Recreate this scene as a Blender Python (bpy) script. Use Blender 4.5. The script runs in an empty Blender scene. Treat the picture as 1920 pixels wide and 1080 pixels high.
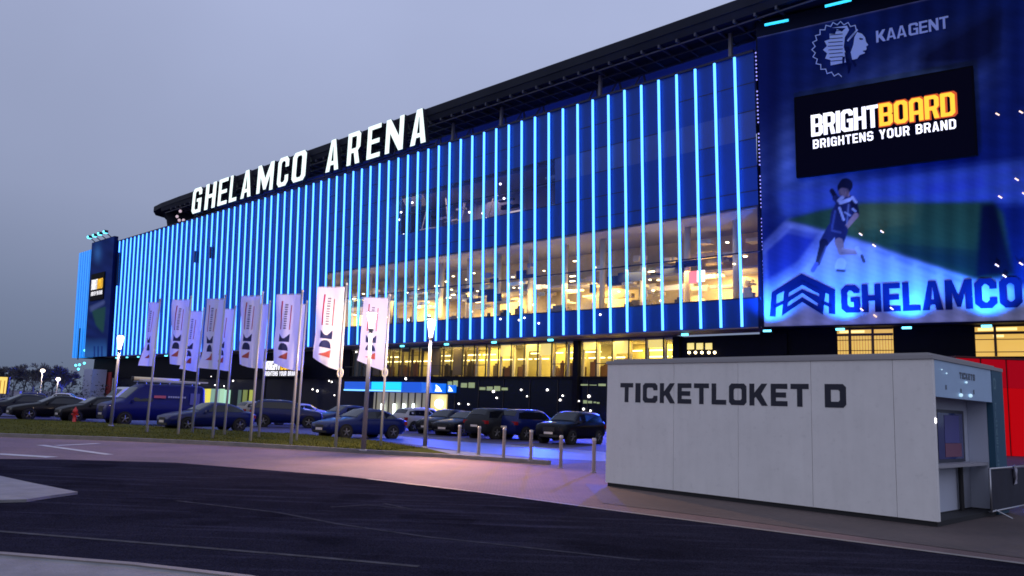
import bpy, bmesh, math, random
import numpy as np
from mathutils import Vector, Matrix
from mathutils.geometry import tessellate_polygon
random.seed(7)
rng = np.random.default_rng(5)
S = bpy.context.scene
COL = S.collection
R = math.radians

# ------------------------------------------------------------------ camera
EYE = np.array([0.0, 0.0, 1.7]); F = 1493.0
P_, Q_ = R(8.6), R(2.2)
fw = np.array([0, math.cos(P_), math.sin(P_)])
r0 = np.array([1.0, 0, 0]); u0 = np.cross(r0, fw)
rt = math.cos(Q_) * r0 + math.sin(Q_) * u0
up = -math.sin(Q_) * r0 + math.cos(Q_) * u0
cam = bpy.data.cameras.new('camera'); co = bpy.data.objects.new('camera', cam); COL.objects.link(co)
co.matrix_world = Matrix([[rt[0], up[0], -fw[0], EYE[0]], [rt[1], up[1], -fw[1], EYE[1]], [rt[2], up[2], -fw[2], EYE[2]], [0, 0, 0, 1]])
cam.sensor_width = 36; cam.lens = F / 1920 * 36; cam.clip_end = 3000; cam.clip_start = 0.1
S.camera = co

# ------------------------------------------------------------------ world, sun, exposure
W = bpy.data.worlds.new('World'); S.world = W; W.use_nodes = True
nt = W.node_tree; nt.nodes.clear()
N = nt.nodes.new; Lk = nt.links.new
out = N('ShaderNodeOutputWorld'); bg = N('ShaderNodeBackground'); Lk(bg.outputs[0], out.inputs[0])
sky = N('ShaderNodeTexSky'); sky.sky_type = 'NISHITA'; sky.sun_disc = False
sky.sun_elevation = R(1.0); sky.sun_rotation = R(70); sky.air_density = 1.5; sky.dust_density = 3.0
skb = N('ShaderNodeMixRGB'); skb.blend_type = 'MULTIPLY'; skb.inputs[0].default_value = 1; skb.inputs[2].default_value = (.10, .10, .10, 1)
Lk(sky.outputs[0], skb.inputs[1])
tc = N('ShaderNodeTexCoord'); sp = N('ShaderNodeSeparateXYZ'); Lk(tc.outputs['Generated'], sp.inputs[0])
rampN = N('ShaderNodeValToRGB'); Lk(sp.outputs[2], rampN.inputs[0])
el = rampN.color_ramp.elements
el[0].position = 0.0; el[0].color = (.130, .165, .250, 1)
el[1].position = 1.0; el[1].color = (.38, .45, .70, 1)
for p, c in ((.10, (.200, .245, .372, 1)), (.22, (.305, .355, .530, 1)), (.45, (.385, .440, .660, 1))):
    e = el.new(p); e.color = c
# the west, to the right of the stadium, is a little brighter
az = N('ShaderNodeMapRange'); Lk(sp.outputs[0], az.inputs[0])
az.inputs[1].default_value = -.6; az.inputs[2].default_value = .35; az.inputs[3].default_value = .95; az.inputs[4].default_value = 1.12
mul = N('ShaderNodeMixRGB'); mul.blend_type = 'MULTIPLY'; mul.inputs[0].default_value = 1
Lk(rampN.outputs[0], mul.inputs[1]); Lk(az.outputs[0], mul.inputs[2])
cn = N('ShaderNodeTexNoise'); cn.inputs['Scale'].default_value = 2.2; cn.inputs['Detail'].default_value = 4
Lk(tc.outputs['Generated'], cn.inputs['Vector'])
cm = N('ShaderNodeMapRange'); Lk(cn.outputs[0], cm.inputs[0]); cm.inputs[1].default_value = .3; cm.inputs[2].default_value = .7; cm.inputs[3].default_value = .94; cm.inputs[4].default_value = 1.06
mul2 = N('ShaderNodeMixRGB'); mul2.blend_type = 'MULTIPLY'; mul2.inputs[0].default_value = 1
bk = N('ShaderNodeMapRange'); Lk(sp.outputs[1], bk.inputs[0]); bk.inputs[1].default_value = .1; bk.inputs[2].default_value = -.7; bk.inputs[3].default_value = 0; bk.inputs[4].default_value = 1
wm = N('ShaderNodeMixRGB'); wm.blend_type = 'MULTIPLY'; wm.inputs[2].default_value = (1.48, 1.30, 1.12, 1); Lk(bk.outputs[0], wm.inputs[0]); Lk(mul.outputs[0], wm.inputs[1])
Lk(wm.outputs[0], mul2.inputs[1]); Lk(cm.outputs[0], mul2.inputs[2])
mx = N('ShaderNodeMixRGB'); mx.inputs[0].default_value = .975
Lk(skb.outputs[0], mx.inputs[1]); Lk(mul2.outputs[0], mx.inputs[2]); Lk(mx.outputs[0], bg.inputs[0]); bg.inputs[1].default_value = 1.0
sun = bpy.data.lights.new('sun', 'SUN'); sun.energy = .08; sun.angle = R(25); sun.color = (1, .93, .9)
so = bpy.data.objects.new('sun', sun); COL.objects.link(so); so.rotation_euler = (R(80), 0, R(70 + 180))
S.view_settings.view_transform = 'Standard'; S.view_settings.look = 'None'; S.view_settings.exposure = 0; S.view_settings.gamma = 1
try:
    S.cycles.use_denoising = True; S.cycles.max_bounces = 8; S.cycles.diffuse_bounces = 3; S.cycles.glossy_bounces = 3
    S.cycles.transparent_max_bounces = 16; S.cycles.sample_clamp_indirect = 4; S.cycles.filter_width = 1.7
    S.cycles.caustics_reflective = False; S.cycles.caustics_refractive = False
except Exception: pass

# ------------------------------------------------------------------ placing helpers
def ray(x, y):
    d = (x - 960) * rt - (y - 540) * up + F * fw
    return d / np.linalg.norm(d)
def gp(x, y, z=0.0):                      # point of a horizontal plane seen at photo pixel x, y
    d = ray(x, y); t = (z - EYE[2]) / d[2]; return EYE + d * t
def onplane(x, y, o, n):                  # point of the plane (o, n)
    d = ray(x, y); t = np.dot(np.array(o) - EYE, n) / np.dot(d, n); return EYE + d * t
def proj(p):
    v = np.asarray(p, float) - EYE
    k = v @ fw
    return 960 + F * (v @ rt) / k, 540 - F * (v @ up) / k

# ------------------------------------------------------------------ materials
def lin(r, g, b):
    f = lambda c: (c / 255 / 12.92) if c / 255 <= .04045 else ((c / 255 + .055) / 1.055) ** 2.4
    return (f(r), f(g), f(b))
MATS = {}
def mat(name, col, rough=.6, metal=0, emit=None, es=0, coat=0, noise=0, nscale=5, spec=.5, bump=0, bscale=60, alpha_glass=None):
    if name in MATS: return MATS[name]
    m = bpy.data.materials.new(name); m.use_nodes = True; t = m.node_tree
    b = t.nodes['Principled BSDF']
    b.inputs['Base Color'].default_value = (*col, 1); b.inputs['Roughness'].default_value = rough; b.inputs['Metallic'].default_value = metal
    b.inputs['Specular IOR Level'].default_value = spec
    if coat: b.inputs['Coat Weight'].default_value = coat; b.inputs['Coat Roughness'].default_value = .05
    if emit: b.inputs['Emission Color'].default_value = (*emit, 1); b.inputs['Emission Strength'].default_value = es
    if noise or bump:
        tc = t.nodes.new('ShaderNodeTexCoord')
    if noise:
        n = t.nodes.new('ShaderNodeTexNoise'); n.inputs['Scale'].default_value = nscale; n.inputs['Detail'].default_value = 8; n.inputs['Roughness'].default_value = .65
        t.links.new(tc.outputs['Object'], n.inputs['Vector'])
        mr = t.nodes.new('ShaderNodeMapRange'); mr.inputs[1].default_value = .25; mr.inputs[2].default_value = .75
        mr.inputs[3].default_value = 1 - noise; mr.inputs[4].default_value = 1 + noise
        t.links.new(n.outputs[0], mr.inputs[0])
        mm = t.nodes.new('ShaderNodeMixRGB'); mm.blend_type = 'MULTIPLY'; mm.inputs[0].default_value = 1; mm.inputs[1].default_value = (*col, 1)
        t.links.new(mr.outputs[0], mm.inputs[2]); t.links.new(mm.outputs[0], b.inputs['Base Color'])
    if bump:
        n2 = t.nodes.new('ShaderNodeTexNoise'); n2.inputs['Scale'].default_value = bscale; n2.inputs['Detail'].default_value = 6
        t.links.new(tc.outputs['Object'], n2.inputs['Vector'])
        bp = t.nodes.new('ShaderNodeBump'); bp.inputs['Strength'].default_value = bump; bp.inputs['Distance'].default_value = .02
        t.links.new(n2.outputs[0], bp.inputs['Height']); t.links.new(bp.outputs[0], b.inputs['Normal'])
    MATS[name] = m; return m
def glass(name, tint, clear, gloss=.12, diff=None):
    if name in MATS: return MATS[name]
    m = bpy.data.materials.new(name); m.use_nodes = True; t = m.node_tree; t.nodes.clear()
    o = t.nodes.new('ShaderNodeOutputMaterial')
    tr = t.nodes.new('ShaderNodeBsdfTransparent'); tr.inputs[0].default_value = (*tint, 1)
    p = t.nodes.new('ShaderNodeBsdfPrincipled'); p.inputs['Base Color'].default_value = (*(diff or (.02, .03, .06)), 1); p.inputs['Roughness'].default_value = .04
    p.inputs['Specular IOR Level'].default_value = .6
    mxs = t.nodes.new('ShaderNodeMixShader'); mxs.inputs[0].default_value = 1 - clear
    t.links.new(tr.outputs[0], mxs.inputs[1]); t.links.new(p.outputs[0], mxs.inputs[2])
    gl = t.nodes.new('ShaderNodeBsdfGlossy'); gl.inputs['Roughness'].default_value = .03
    fr0 = t.nodes.new('ShaderNodeFresnel'); fr0.inputs[0].default_value = 1.25
    fr = t.nodes.new('ShaderNodeMath'); fr.operation = 'MULTIPLY'; fr.inputs[1].default_value = .12; t.links.new(fr0.outputs[0], fr.inputs[0])
    m2 = t.nodes.new('ShaderNodeMixShader'); t.links.new(fr.outputs[0], m2.inputs[0])
    t.links.new(mxs.outputs[0], m2.inputs[1]); t.links.new(gl.outputs[0], m2.inputs[2])
    t.links.new(m2.outputs[0], o.inputs[0]); MATS[name] = m; return m
def vcol(name, rough=.5, es=0):
    m = bpy.data.materials.new(name); m.use_nodes = True; t = m.node_tree; b = t.nodes['Principled BSDF']
    a = t.nodes.new('ShaderNodeVertexColor'); a.layer_name = 'print'
    t.links.new(a.outputs[0], b.inputs['Base Color']); b.inputs['Roughness'].default_value = rough; b.inputs['Specular IOR Level'].default_value = .04
    MATS[name] = m; return m

# ------------------------------------------------------------------ mesh helpers
class MB:
    def __init__(s): s.v = []; s.f = []; s.mi = []
    def add(s, vs, fs, mi=0):
        k = len(s.v); s.v += [tuple(map(float, p)) for p in vs]
        for f in fs: s.f.append([i + k for i in f]); s.mi.append(mi)
    def quad(s, a, b, c, d, mi=0): s.add([a, b, c, d], [(0, 1, 2, 3)], mi)
    def poly(s, ps, mi=0): s.add(ps, [tuple(range(len(ps)))], mi)
    def hexa(s, p, mi=0):      # 8 points: bottom 4 ccw then top 4
        s.add(p, [(3, 2, 1, 0), (4, 5, 6, 7), (0, 1, 5, 4), (1, 2, 6, 5), (2, 3, 7, 6), (3, 0, 4, 7)], mi)
    def box(s, x0, x1, y0, y1, z0, z1, mi=0):
        s.hexa([(x0, y0, z0), (x1, y0, z0), (x1, y1, z0), (x0, y1, z0), (x0, y0, z1), (x1, y0, z1), (x1, y1, z1), (x0, y1, z1)], mi)
    def obox(s, o, X, Y, Z, x0, x1, y0, y1, z0, z1, mi=0):
        o, X, Y, Z = map(np.asarray, (o, X, Y, Z))
        g = lambda a, b, c: o + X * a + Y * b + Z * c
        s.hexa([g(x0, y0, z0), g(x1, y0, z0), g(x1, y1, z0), g(x0, y1, z0), g(x0, y0, z1), g(x1, y0, z1), g(x1, y1, z1), g(x0, y1, z1)], mi)
    def tube(s, a, b, ra, rb=None, n=8, caps=True, mi=0):
        rb = ra if rb is None else rb
        a, b = np.asarray(a, float), np.asarray(b, float); d = b - a; d /= np.linalg.norm(d)
        q = np.array([1, 0, 0]) if abs(d[0]) < .8 else np.array([0, 1, 0])
        x = np.cross(d, q); x /= np.linalg.norm(x); y = np.cross(d, x)
        vs = []
        for k in range(n):
            c, ss = math.cos(2 * math.pi * k / n), math.sin(2 * math.pi * k / n)
            vs += [a + (x * c + y * ss) * ra, b + (x * c + y * ss) * rb]
        fs = [(2 * k, 2 * ((k + 1) % n), 2 * ((k + 1) % n) + 1, 2 * k + 1) for k in range(n)]
        if caps: fs += [tuple(2 * k for k in range(n))[::-1], tuple(2 * k + 1 for k in range(n))]
        s.add(vs, fs, mi)
    def lathe(s, o, prof, n=16, mi=0):
        vs = []; fs = []; m = len(prof)
        for k in range(n):
            a = 2 * math.pi * k / n
            for r, z in prof: vs.append((o[0] + r * math.cos(a), o[1] + r * math.sin(a), o[2] + z))
        for k in range(n):
            for j in range(m - 1):
                fs.append((k * m + j, ((k + 1) % n) * m + j, ((k + 1) % n) * m + j + 1, k * m + j + 1))
        s.add(vs, fs, mi)
    def ball(s, c, r, n=8, mi=0):
        s.lathe(c, [(r * math.sin(math.pi * i / n) + 1e-5, -r * math.cos(math.pi * i / n)) for i in range(n + 1)], n + 2, mi)
    def mesh(s, name, mats, smooth=False):
        me = bpy.data.meshes.new(name); me.from_pydata(s.v, [], s.f)
        for m in (mats if isinstance(mats, (list, tuple)) else [mats]): me.materials.append(m)
        me.polygons.foreach_set('material_index', s.mi)
        if smooth: me.polygons.foreach_set('use_smooth', [True] * len(s.f))
        bm = bmesh.new(); bm.from_mesh(me); bmesh.ops.recalc_face_normals(bm, faces=bm.faces); bm.to_mesh(me); bm.free()
        me.update(); return me
    def build(s, name, mats, parent=None, smooth=False, loc=None):
        return link(name, s.mesh(name, mats, smooth), parent, loc)
def link(name, me, parent=None, loc=None):
    o = bpy.data.objects.new(name, me); COL.objects.link(o)
    if parent is not None: o.parent = parent
    if loc is not None: o.location = loc
    return o
def tag(o, label=None, cat=None, group=None, kind=None):
    if label: o['label'] = label
    if cat: o['category'] = cat
    if group: o['group'] = group
    if kind: o['kind'] = kind
    return o
def thing(name, label, cat, loc=(0, 0, 0), rz=0, group=None):
    o = bpy.data.objects.new(name, None); COL.objects.link(o); o.location = tuple(map(float, loc)); o.rotation_euler = (0, 0, rz)
    o.empty_display_size = .3
    return tag(o, label, cat, group)
def dup(o, parent=None):
    c = o.copy(); COL.objects.link(c)
    if parent is not None: c.parent = parent
    for ch in list(o.children): dup(ch, c)
    return c
def lamp(name, kind, loc, energy, col, parent=None, size=.3, aim=None, angle=None, blend=.5, size_y=None):
    l = bpy.data.lights.new(name, kind); l.energy = energy; l.color = col
    if kind == 'AREA':
        l.shape = 'RECTANGLE'; l.size = size; l.size_y = size_y or size
    else: l.shadow_soft_size = size
    if kind == 'SPOT': l.spot_size = angle; l.spot_blend = blend
    o = bpy.data.objects.new(name, l); COL.objects.link(o)
    if parent is not None: o.parent = parent
    o.location = tuple(map(float, loc))
    if aim is not None:
        o.rotation_euler = Vector(tuple(float(a - b) for a, b in zip(aim, loc))).to_track_quat('-Z', 'Y').to_euler()
    return o

# ------------------------------------------------------------------ block letters, outlines drawn here (no font file)
def glyph(ch, w, s, v, c, style=''):
    """outlines of a letter in a box w wide, 1 high; s, v stroke widths; c corner cut"""
    ring = lambda x0, x1, y0, y1, k: [(x0 + k, y0), (x1 - k, y0), (x1, y0 + k), (x1, y1 - k), (x1 - k, y1), (x0 + k, y1), (x0, y1 - k), (x0, y0 + k)]
    def rcut(x0, x1, y0, y1, k): return [(x0, y0), (x1 - k, y0), (x1, y0 + k), (x1, y1 - k), (x1 - k, y1), (x0, y1)]
    k = c * .5; h = .5
    if ch == 'O': return [[ring(0, w, 0, 1, c), ring(s, w - s, v, 1 - v, k)]]
    if ch == 'D': return [[rcut(0, w, 0, 1, c), rcut(s, w - s, v, 1 - v, k)]]
    if ch == 'C': return [[[(c, 0), (w - c, 0), (w, c), (w, .36), (w - s, .36), (w - s, v + k), (w - s - k, v), (s + k, v), (s, v + k), (s, 1 - v - k), (s + k, 1 - v), (w - s - k, 1 - v), (w - s, 1 - v - k), (w - s, .64), (w, .64), (w, 1 - c), (w - c, 1), (c, 1), (0, 1 - c), (0, c)]]]
    if ch == 'G': return [[[(c, 0), (w, 0), (w, .56), (w * .5, .56), (w * .5, .56 - v * .9), (w - s, .56 - v * .9), (w - s, v), (s + k, v), (s, v + k), (s, 1 - v - k), (s + k, 1 - v), (w - s - k, 1 - v), (w - s, 1 - v - k), (w - s, .70), (w, .70), (w, 1 - c), (w - c, 1), (c, 1), (0, 1 - c), (0, c)]]]
    if ch == 'B': return [[[(0, 0), (w - c, 0), (w, c), (w, h - c * .4), (w - c * .4, h), (w, h + c * .4), (w, 1 - c), (w - c, 1), (0, 1)], rcut(s, w - s, v, h - v * .45, k * .6), rcut(s, w - s, h + v * .45, 1 - v, k * .6)]]
    if ch == 'R': return [[[(0, 0), (s, 0), (s, .36), (w * .52, .36), (w - s * 1.08, 0), (w, 0), (w * .82, .40), (w, .40 + c), (w, 1 - c), (w - c, 1), (0, 1)], rcut(s, w - s, .36 + v, 1 - v, k * .6)]]
    if ch == 'P': return [[[(0, 0), (s, 0), (s, .36), (w - c, .36), (w, .36 + c), (w, 1 - c), (w - c, 1), (0, 1)], rcut(s, w - s, .36 + v, 1 - v, k * .6)]]
    if ch == 'A':
        if 'o' in style: return [[[(0, 0), (s, 0), (s, .28), (w - s, .28), (w - s, 0), (w, 0), (w, 1 - c), (w - c, 1), (c, 1), (0, 1 - c)], [(s, .28 + v), (w - s, .28 + v), (w - s, 1 - v - k), (w - s - k, 1 - v), (s + k, 1 - v), (s, 1 - v - k)]]]
        m = w / 2; a = s * .56
        return [[[(0, 0), (s, 0), (s + .055 * w, .19), (w - s - .055 * w, .19), (w - s, 0), (w, 0), (m + a, 1), (m - a, 1)], [(s + .055 * w + .03, .19 + v * .9), (w - s - .055 * w - .03, .19 + v * .9), (m + .01, .78), (m - .01, .78)]]]
    if ch == 'E': return [[[(0, 0), (w, 0), (w, v), (s, v), (s, h - v / 2), (w * .92, h - v / 2), (w * .92, h + v / 2), (s, h + v / 2), (s, 1 - v), (w, 1 - v), (w, 1), (0, 1)]]]
    if ch == 'H': return [[[(0, 0), (s, 0), (s, h - v / 2), (w - s, h - v / 2), (w - s, 0), (w, 0), (w, 1), (w - s, 1), (w - s, h + v / 2), (s, h + v / 2), (s, 1), (0, 1)]]]
    if ch == 'I': return [[[(0, 0), (w, 0), (w, 1), (0, 1)]]]
    if ch == 'K': return [[[(0, 0), (s, 0), (s, .33), (s * 1.3, .40), (w - s * 1.2, 0), (w, 0), (w * .64, .53), (w * .98, 1), (w - s * 1.22, 1), (s, .58), (s, 1), (0, 1)]]]
    if ch == 'L': return [[[(0, 0), (w, 0), (w, v), (s, v), (s, 1), (0, 1)]]]
    if ch == 'M': return [[[(0, 0), (s, 0), (s, .58), (w * .43, .08), (w * .57, .08), (w - s, .58), (w - s, 0), (w, 0), (w, 1), (w - s * 1.05, 1), (w / 2, .47), (s * 1.05, 1), (0, 1)]]]
    if ch == 'N': return [[[(0, 0), (s, 0), (s, .58), (w - s, 0), (w, 0), (w, 1), (w - s, 1), (w - s, .42), (s, 1), (0, 1)]]]
    if ch == 'S': return [[[(c, 0), (w - c, 0), (w, c), (w, h + v / 2 - k), (w - k, h + v / 2), (s, h + v / 2), (s, 1 - v), (w - s, 1 - v), (w - s, 1 - v * 1.6), (w, 1 - v * 1.6), (w, 1 - c), (w - c, 1), (c, 1), (0, 1 - c), (0, h - v / 2 + k), (k, h - v / 2), (w - s, h - v / 2), (w - s, v), (s, v), (s, v * 1.6), (0, v * 1.6), (0, c)]]]
    if ch == 'T': return [[[(w / 2 - s / 2, 0), (w / 2 + s / 2, 0), (w / 2 + s / 2, 1 - v), (w, 1 - v), (w, 1), (0, 1), (0, 1 - v), (w / 2 - s / 2, 1 - v)]]]
    if ch == 'U': return [[[(c, 0), (w - c, 0), (w, c), (w, 1), (w - s, 1), (w - s, v + k), (w - s - k, v), (s + k, v), (s, v + k), (s, 1), (0, 1), (0, c)]]]
    if ch == 'Y': return [[[(w / 2 - s / 2, 0), (w / 2 + s / 2, 0), (w / 2 + s / 2, .42), (w, 1), (w - s * 1.1, 1), (w / 2, .60), (s * 1.1, 1), (0, 1), (w / 2 - s / 2, .42)]]]
    return []
def solid(mb, loops, f, d0, d1, mf=0, ms=0):
    """outline with holes, mapped by f(u, v, depth), given thickness from d0 (back) to d1 (front)"""
    flat = [p for l in loops for p in l]
    tris = tessellate_polygon([[Vector((p[0], p[1], 0)) for p in l] for l in loops])
    mb.add([f(p[0], p[1], d1) for p in flat], [tuple(t) for t in tris], mf)
    if d0 is not None:
        for l in loops:
            n = len(l)
            mb.add([f(p[0], p[1], d0) for p in l] + [f(p[0], p[1], d1) for p in l], [(i, (i + 1) % n, n + (i + 1) % n, n + i) for i in range(n)], ms)
WID = {'I': .36, 'M': 1.28, 'L': .86, 'E': .88, 'T': .92, ' ': .5}
def write(mb, txt, f, x0, x1, y0, y1, s=.26, gap=.16, c=.14, style='', d0=None, d1=0, mf=0, ms=0, only=None):
    """text fitted to x0..x1, y0..y1 of the frame f"""
    H = y1 - y0
    ws = [WID.get(ch, 1.0) for ch in txt]
    tot = sum(ws) + gap * (len(txt) - 1)
    k = (x1 - x0) / tot; x = x0
    for idx, (ch, w) in enumerate(zip(txt, ws)):
        if only and not only[0] <= idx < only[1]: x += (w + gap) * k; continue
        ww = w * k / H
        st = min(s * k / H, ww * .42) if ch != 'I' else ww
        for loops in glyph(ch, ww, st, min(s * .8, .24) if 'h' in style else s * k / H * .92, c, style):
            g = lambda u, v, d, x=x: f(x + u * H, y0 + v * H, d)
            solid(mb, loops, g, d0, d1, mf, ms)
        x += (w + gap) * k

# ================================================================== SETTING: ground
asphalt = mat('asphalt', (.0185, .0180, .0300), .9, noise=.35, nscale=.35, bump=.5, bscale=70, spec=0)
t_ = asphalt.node_tree; b_ = t_.nodes['Principled BSDF']; lk_ = b_.inputs['Base Color'].links[0].from_socket
tc_ = [n for n in t_.nodes if n.type == 'TEX_COORD'][0]
def layer(sock, scale, lo, hi, a, b, stretch=(1, 1, 1), rot=0, detail=6):
    mp = t_.nodes.new('ShaderNodeMapping'); mp.inputs['Scale'].default_value = stretch; mp.inputs['Rotation'].default_value = (0, 0, rot); t_.links.new(tc_.outputs['Object'], mp.inputs[0])
    n = t_.nodes.new('ShaderNodeTexNoise'); n.inputs['Scale'].default_value = scale; n.inputs['Detail'].default_value = detail; t_.links.new(mp.outputs[0], n.inputs['Vector'])
    m = t_.nodes.new('ShaderNodeMapRange'); m.inputs[1].default_value = lo; m.inputs[2].default_value = hi; m.inputs[3].default_value = a; m.inputs[4].default_value = b; t_.links.new(n.outputs[0], m.inputs[0])
    x = t_.nodes.new('ShaderNodeMixRGB'); x.blend_type = 'MULTIPLY'; x.inputs[0].default_value = 1; t_.links.new(sock, x.inputs[1]); t_.links.new(m.outputs[0], x.inputs[2]); return x.outputs[0]
k_ = layer(lk_, 60, .35, .65, .6, 1.5, detail=3)                                 # grit
k_ = layer(k_, 1.2, .52, .72, 1, 1.9, (.25, 3, 1), R(-28), 5)                    # pale tyre-worn streaks
k_ = layer(k_, .55, .55, .62, 1, .72, detail=3)                                  # darker relaid patches
t_.links.new(k_, b_.inputs['Base Color'])
asphalt2 = mat('car_park_asphalt', (.055, .048, .095), .6, noise=.3, nscale=.35, bump=.25, bscale=35, spec=.2)
palepave = mat('pale_paving', (.20, .20, .21), .8, noise=.3, nscale=2.5, bump=.3, bscale=40)
kerbm = mat('kerb_stone', (.22, .20, .19), .75, noise=.25, nscale=3)
paint = mat('road_paint', (.42, .42, .42), .7, noise=.35, nscale=3)
faint = mat('worn_paint', (.075, .075, .085), .85, noise=.5, nscale=4, spec=0)
concrete = mat('blue_lane_surface', (.045, .10, .42), .45, noise=.25, nscale=.8, spec=.3)
def bricks(name, c1, c2, mortar, sc, rough=.7):
    m = bpy.data.materials.new(name); m.use_nodes = True; t = m.node_tree; b = t.nodes['Principled BSDF']
    tc = t.nodes.new('ShaderNodeTexCoord'); mp = t.nodes.new('ShaderNodeMapping'); mp.inputs['Rotation'].default_value = (0, 0, R(45))
    t.links.new(tc.outputs['Object'], mp.inputs[0])
    br = t.nodes.new('ShaderNodeTexBrick'); br.inputs['Scale'].default_value = sc
    br.inputs['Color1'].default_value = (*c1, 1); br.inputs['Color2'].default_value = (*c2, 1); br.inputs['Mortar'].default_value = (*mortar, 1)
    br.inputs['Mortar Size'].default_value = .03
    t.links.new(mp.outputs[0], br.inputs['Vector'])
    n = t.nodes.new('ShaderNodeTexNoise'); n.inputs['Scale'].default_value = .5; n.inputs['Detail'].default_value = 7
    t.links.new(tc.outputs['Object'], n.inputs['Vector'])
    mr = t.nodes.new('ShaderNodeMapRange'); mr.inputs[1].default_value = .3; mr.inputs[2].default_value = .7; mr.inputs[3].default_value = .72; mr.inputs[4].default_value = 1.25
    t.links.new(n.outputs[0], mr.inputs[0])
    mm = t.nodes.new('ShaderNodeMixRGB'); mm.blend_type = 'MULTIPLY'; mm.inputs[0].default_value = 1
    t.links.new(br.outputs[0], mm.inputs[1]); t.links.new(mr.outputs[0], mm.inputs[2]); t.links.new(mm.outputs[0], b.inputs['Base Color'])
    b.inputs['Roughness'].default_value = rough
    bp = t.nodes.new('ShaderNodeBump'); bp.inputs['Strength'].default_value = .4; bp.inputs['Distance'].default_value = .01; bp.invert = True
    t.links.new(br.outputs['Fac'], bp.inputs['Height']); t.links.new(bp.outputs[0], b.inputs['Normal'])
    MATS[name] = m; return m
paver = bricks('red_brick_paving', (.185, .112, .108), (.145, .086, .090), (.08, .06, .065), 5, .85)
paver2 = bricks('brown_brick_paving', (.115, .080, .072), (.085, .062, .060), (.05, .04, .04), 5, .7)

def sheet(name, pts, m, z, kind='structure', thick=0):
    mb = MB()
    n = len(pts)
    if thick:
        mb.add([(p[0], p[1], z - thick) for p in pts] + [(p[0], p[1], z) for p in pts], [tuple(range(n, 2 * n))] + [(i, (i + 1) % n, n + (i + 1) % n, n + i) for i in range(n)])
    else: mb.add([(p[0], p[1], z) for p in pts], [tuple(range(n))])
    o = mb.build(name, m); o['kind'] = kind; return o
def ribbon(name, line, w, m, z, thick=0):
    pts = [np.array(p[:2]) for p in line]; L_, R__ = [], []
    for i, p in enumerate(pts):
        d = pts[min(i + 1, len(pts) - 1)] - pts[max(i - 1, 0)]; d /= np.linalg.norm(d); nn = np.array([-d[1], d[0]])
        L_.append(p + nn * w / 2); R__.append(p - nn * w / 2)
    mb = MB()
    for i in range(len(pts) - 1):
        a, b, c, d = L_[i], L_[i + 1], R__[i + 1], R__[i]
        if thick: mb.hexa([(*d, z - thick), (*c, z - thick), (*b, z - thick), (*a, z - thick), (*d, z), (*c, z), (*b, z), (*a, z)])
        else: mb.quad((*d, z), (*c, z), (*b, z), (*a, z))
    o = mb.build(name, m); o['kind'] = 'structure'; return o
G = lambda pts, z=0.0: [gp(*p, z) for p in pts]
# one sheet to the horizon, then road surfaces a few mm above it
sheet('ground', [(-1500, -200), (1500, -200), (1500, 1800), (-1500, 1800)], asphalt2, 0)
far_edge = G([(-400, 800), (0, 819), (210, 826), (430, 836), (640, 848), (850, 860), (1030, 872)])
road_edge = G([(-300, 858), (0, 861), (120, 862), (330, 868), (640, 893), (900, 922), (1140, 955), (1500, 1002), (1920, 1058)])
rightfar = [(14, 28, 0), (60, 50, 0)]
sheet('brick_street', [*far_edge, *G([(1130, 866)]), (6, 24, 0), (30, 36, 0), (40, 10, 0), *road_edge[::-1]], paver, .004)
near = [(-60, -6, 0), (40, -6, 0), (40, 3, 0)]
sheet('road', [*road_edge, (30, -6, 0), (-60, -6, 0), (-60, 20, 0)], asphalt, .008)
sheet('brick_pavement', G([(1128, 944), (1320, 968), (1500, 992), (1920, 1048)]) + [(18, 9, 0), (18, 20, 0), (9.6, 17.6, 0), (1.9, 19.3, 0)], paver2, .010)
ribbon('road_kerb_line', G([(690, 899), (900, 924), (1140, 957), (1500, 1004), (1990, 1068)]), .13, kerbm, .016)
# pale paved islands at the left, gutter lines, worn marks
sheet('paved_island', G([(-300, 875), (0, 892), (60, 905), (146, 922), (95, 929), (50, 936), (-300, 945)], .05), palepave, .05, thick=.05)
sheet('paved_corner', G([(-300, 1030), (0, 1040), (250, 1060), (460, 1082), (560, 1130), (-300, 1300)], .06), palepave, .06, thick=.06)
ribbon('paved_corner_kerb', G([(-300, 1026), (0, 1036), (250, 1056), (465, 1080), (560, 1100)], .075), .10, kerbm, .075, thick=.075)
ribbon('gutter_line', G([(-200, 983), (0, 998), (300, 1022), (600, 1047), (785, 1064)]), .09, faint, .012)
ribbon('worn_road_line', G([(330, 940), (520, 962), (640, 985), (800, 1008), (960, 1025), (1200, 1052)]), .09, mat('very_worn_paint', (.046, .046, .062), .9, noise=.5, nscale=5, spec=0), .012)
ribbon('road_marking', G([(-200, 850), (0, 852), (98, 858)]), .42, paint, .012)
ribbon('road_marking', G([(75, 835), (205, 853)]), .26, paint, .012)
ribbon('road_marking', G([(105, 836), (185, 832)]), .22, paint, .012)
ribbon('worn_tyre_marks', G([(620, 952), (690, 948), (760, 955)]), .08, mat('very_worn_paint', (.05, .05, .06)), .012)
ribbon('worn_tyre_marks', G([(720, 945), (770, 956)]), .08, mat('very_worn_paint', (.05, .05, .06)), .012)
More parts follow.
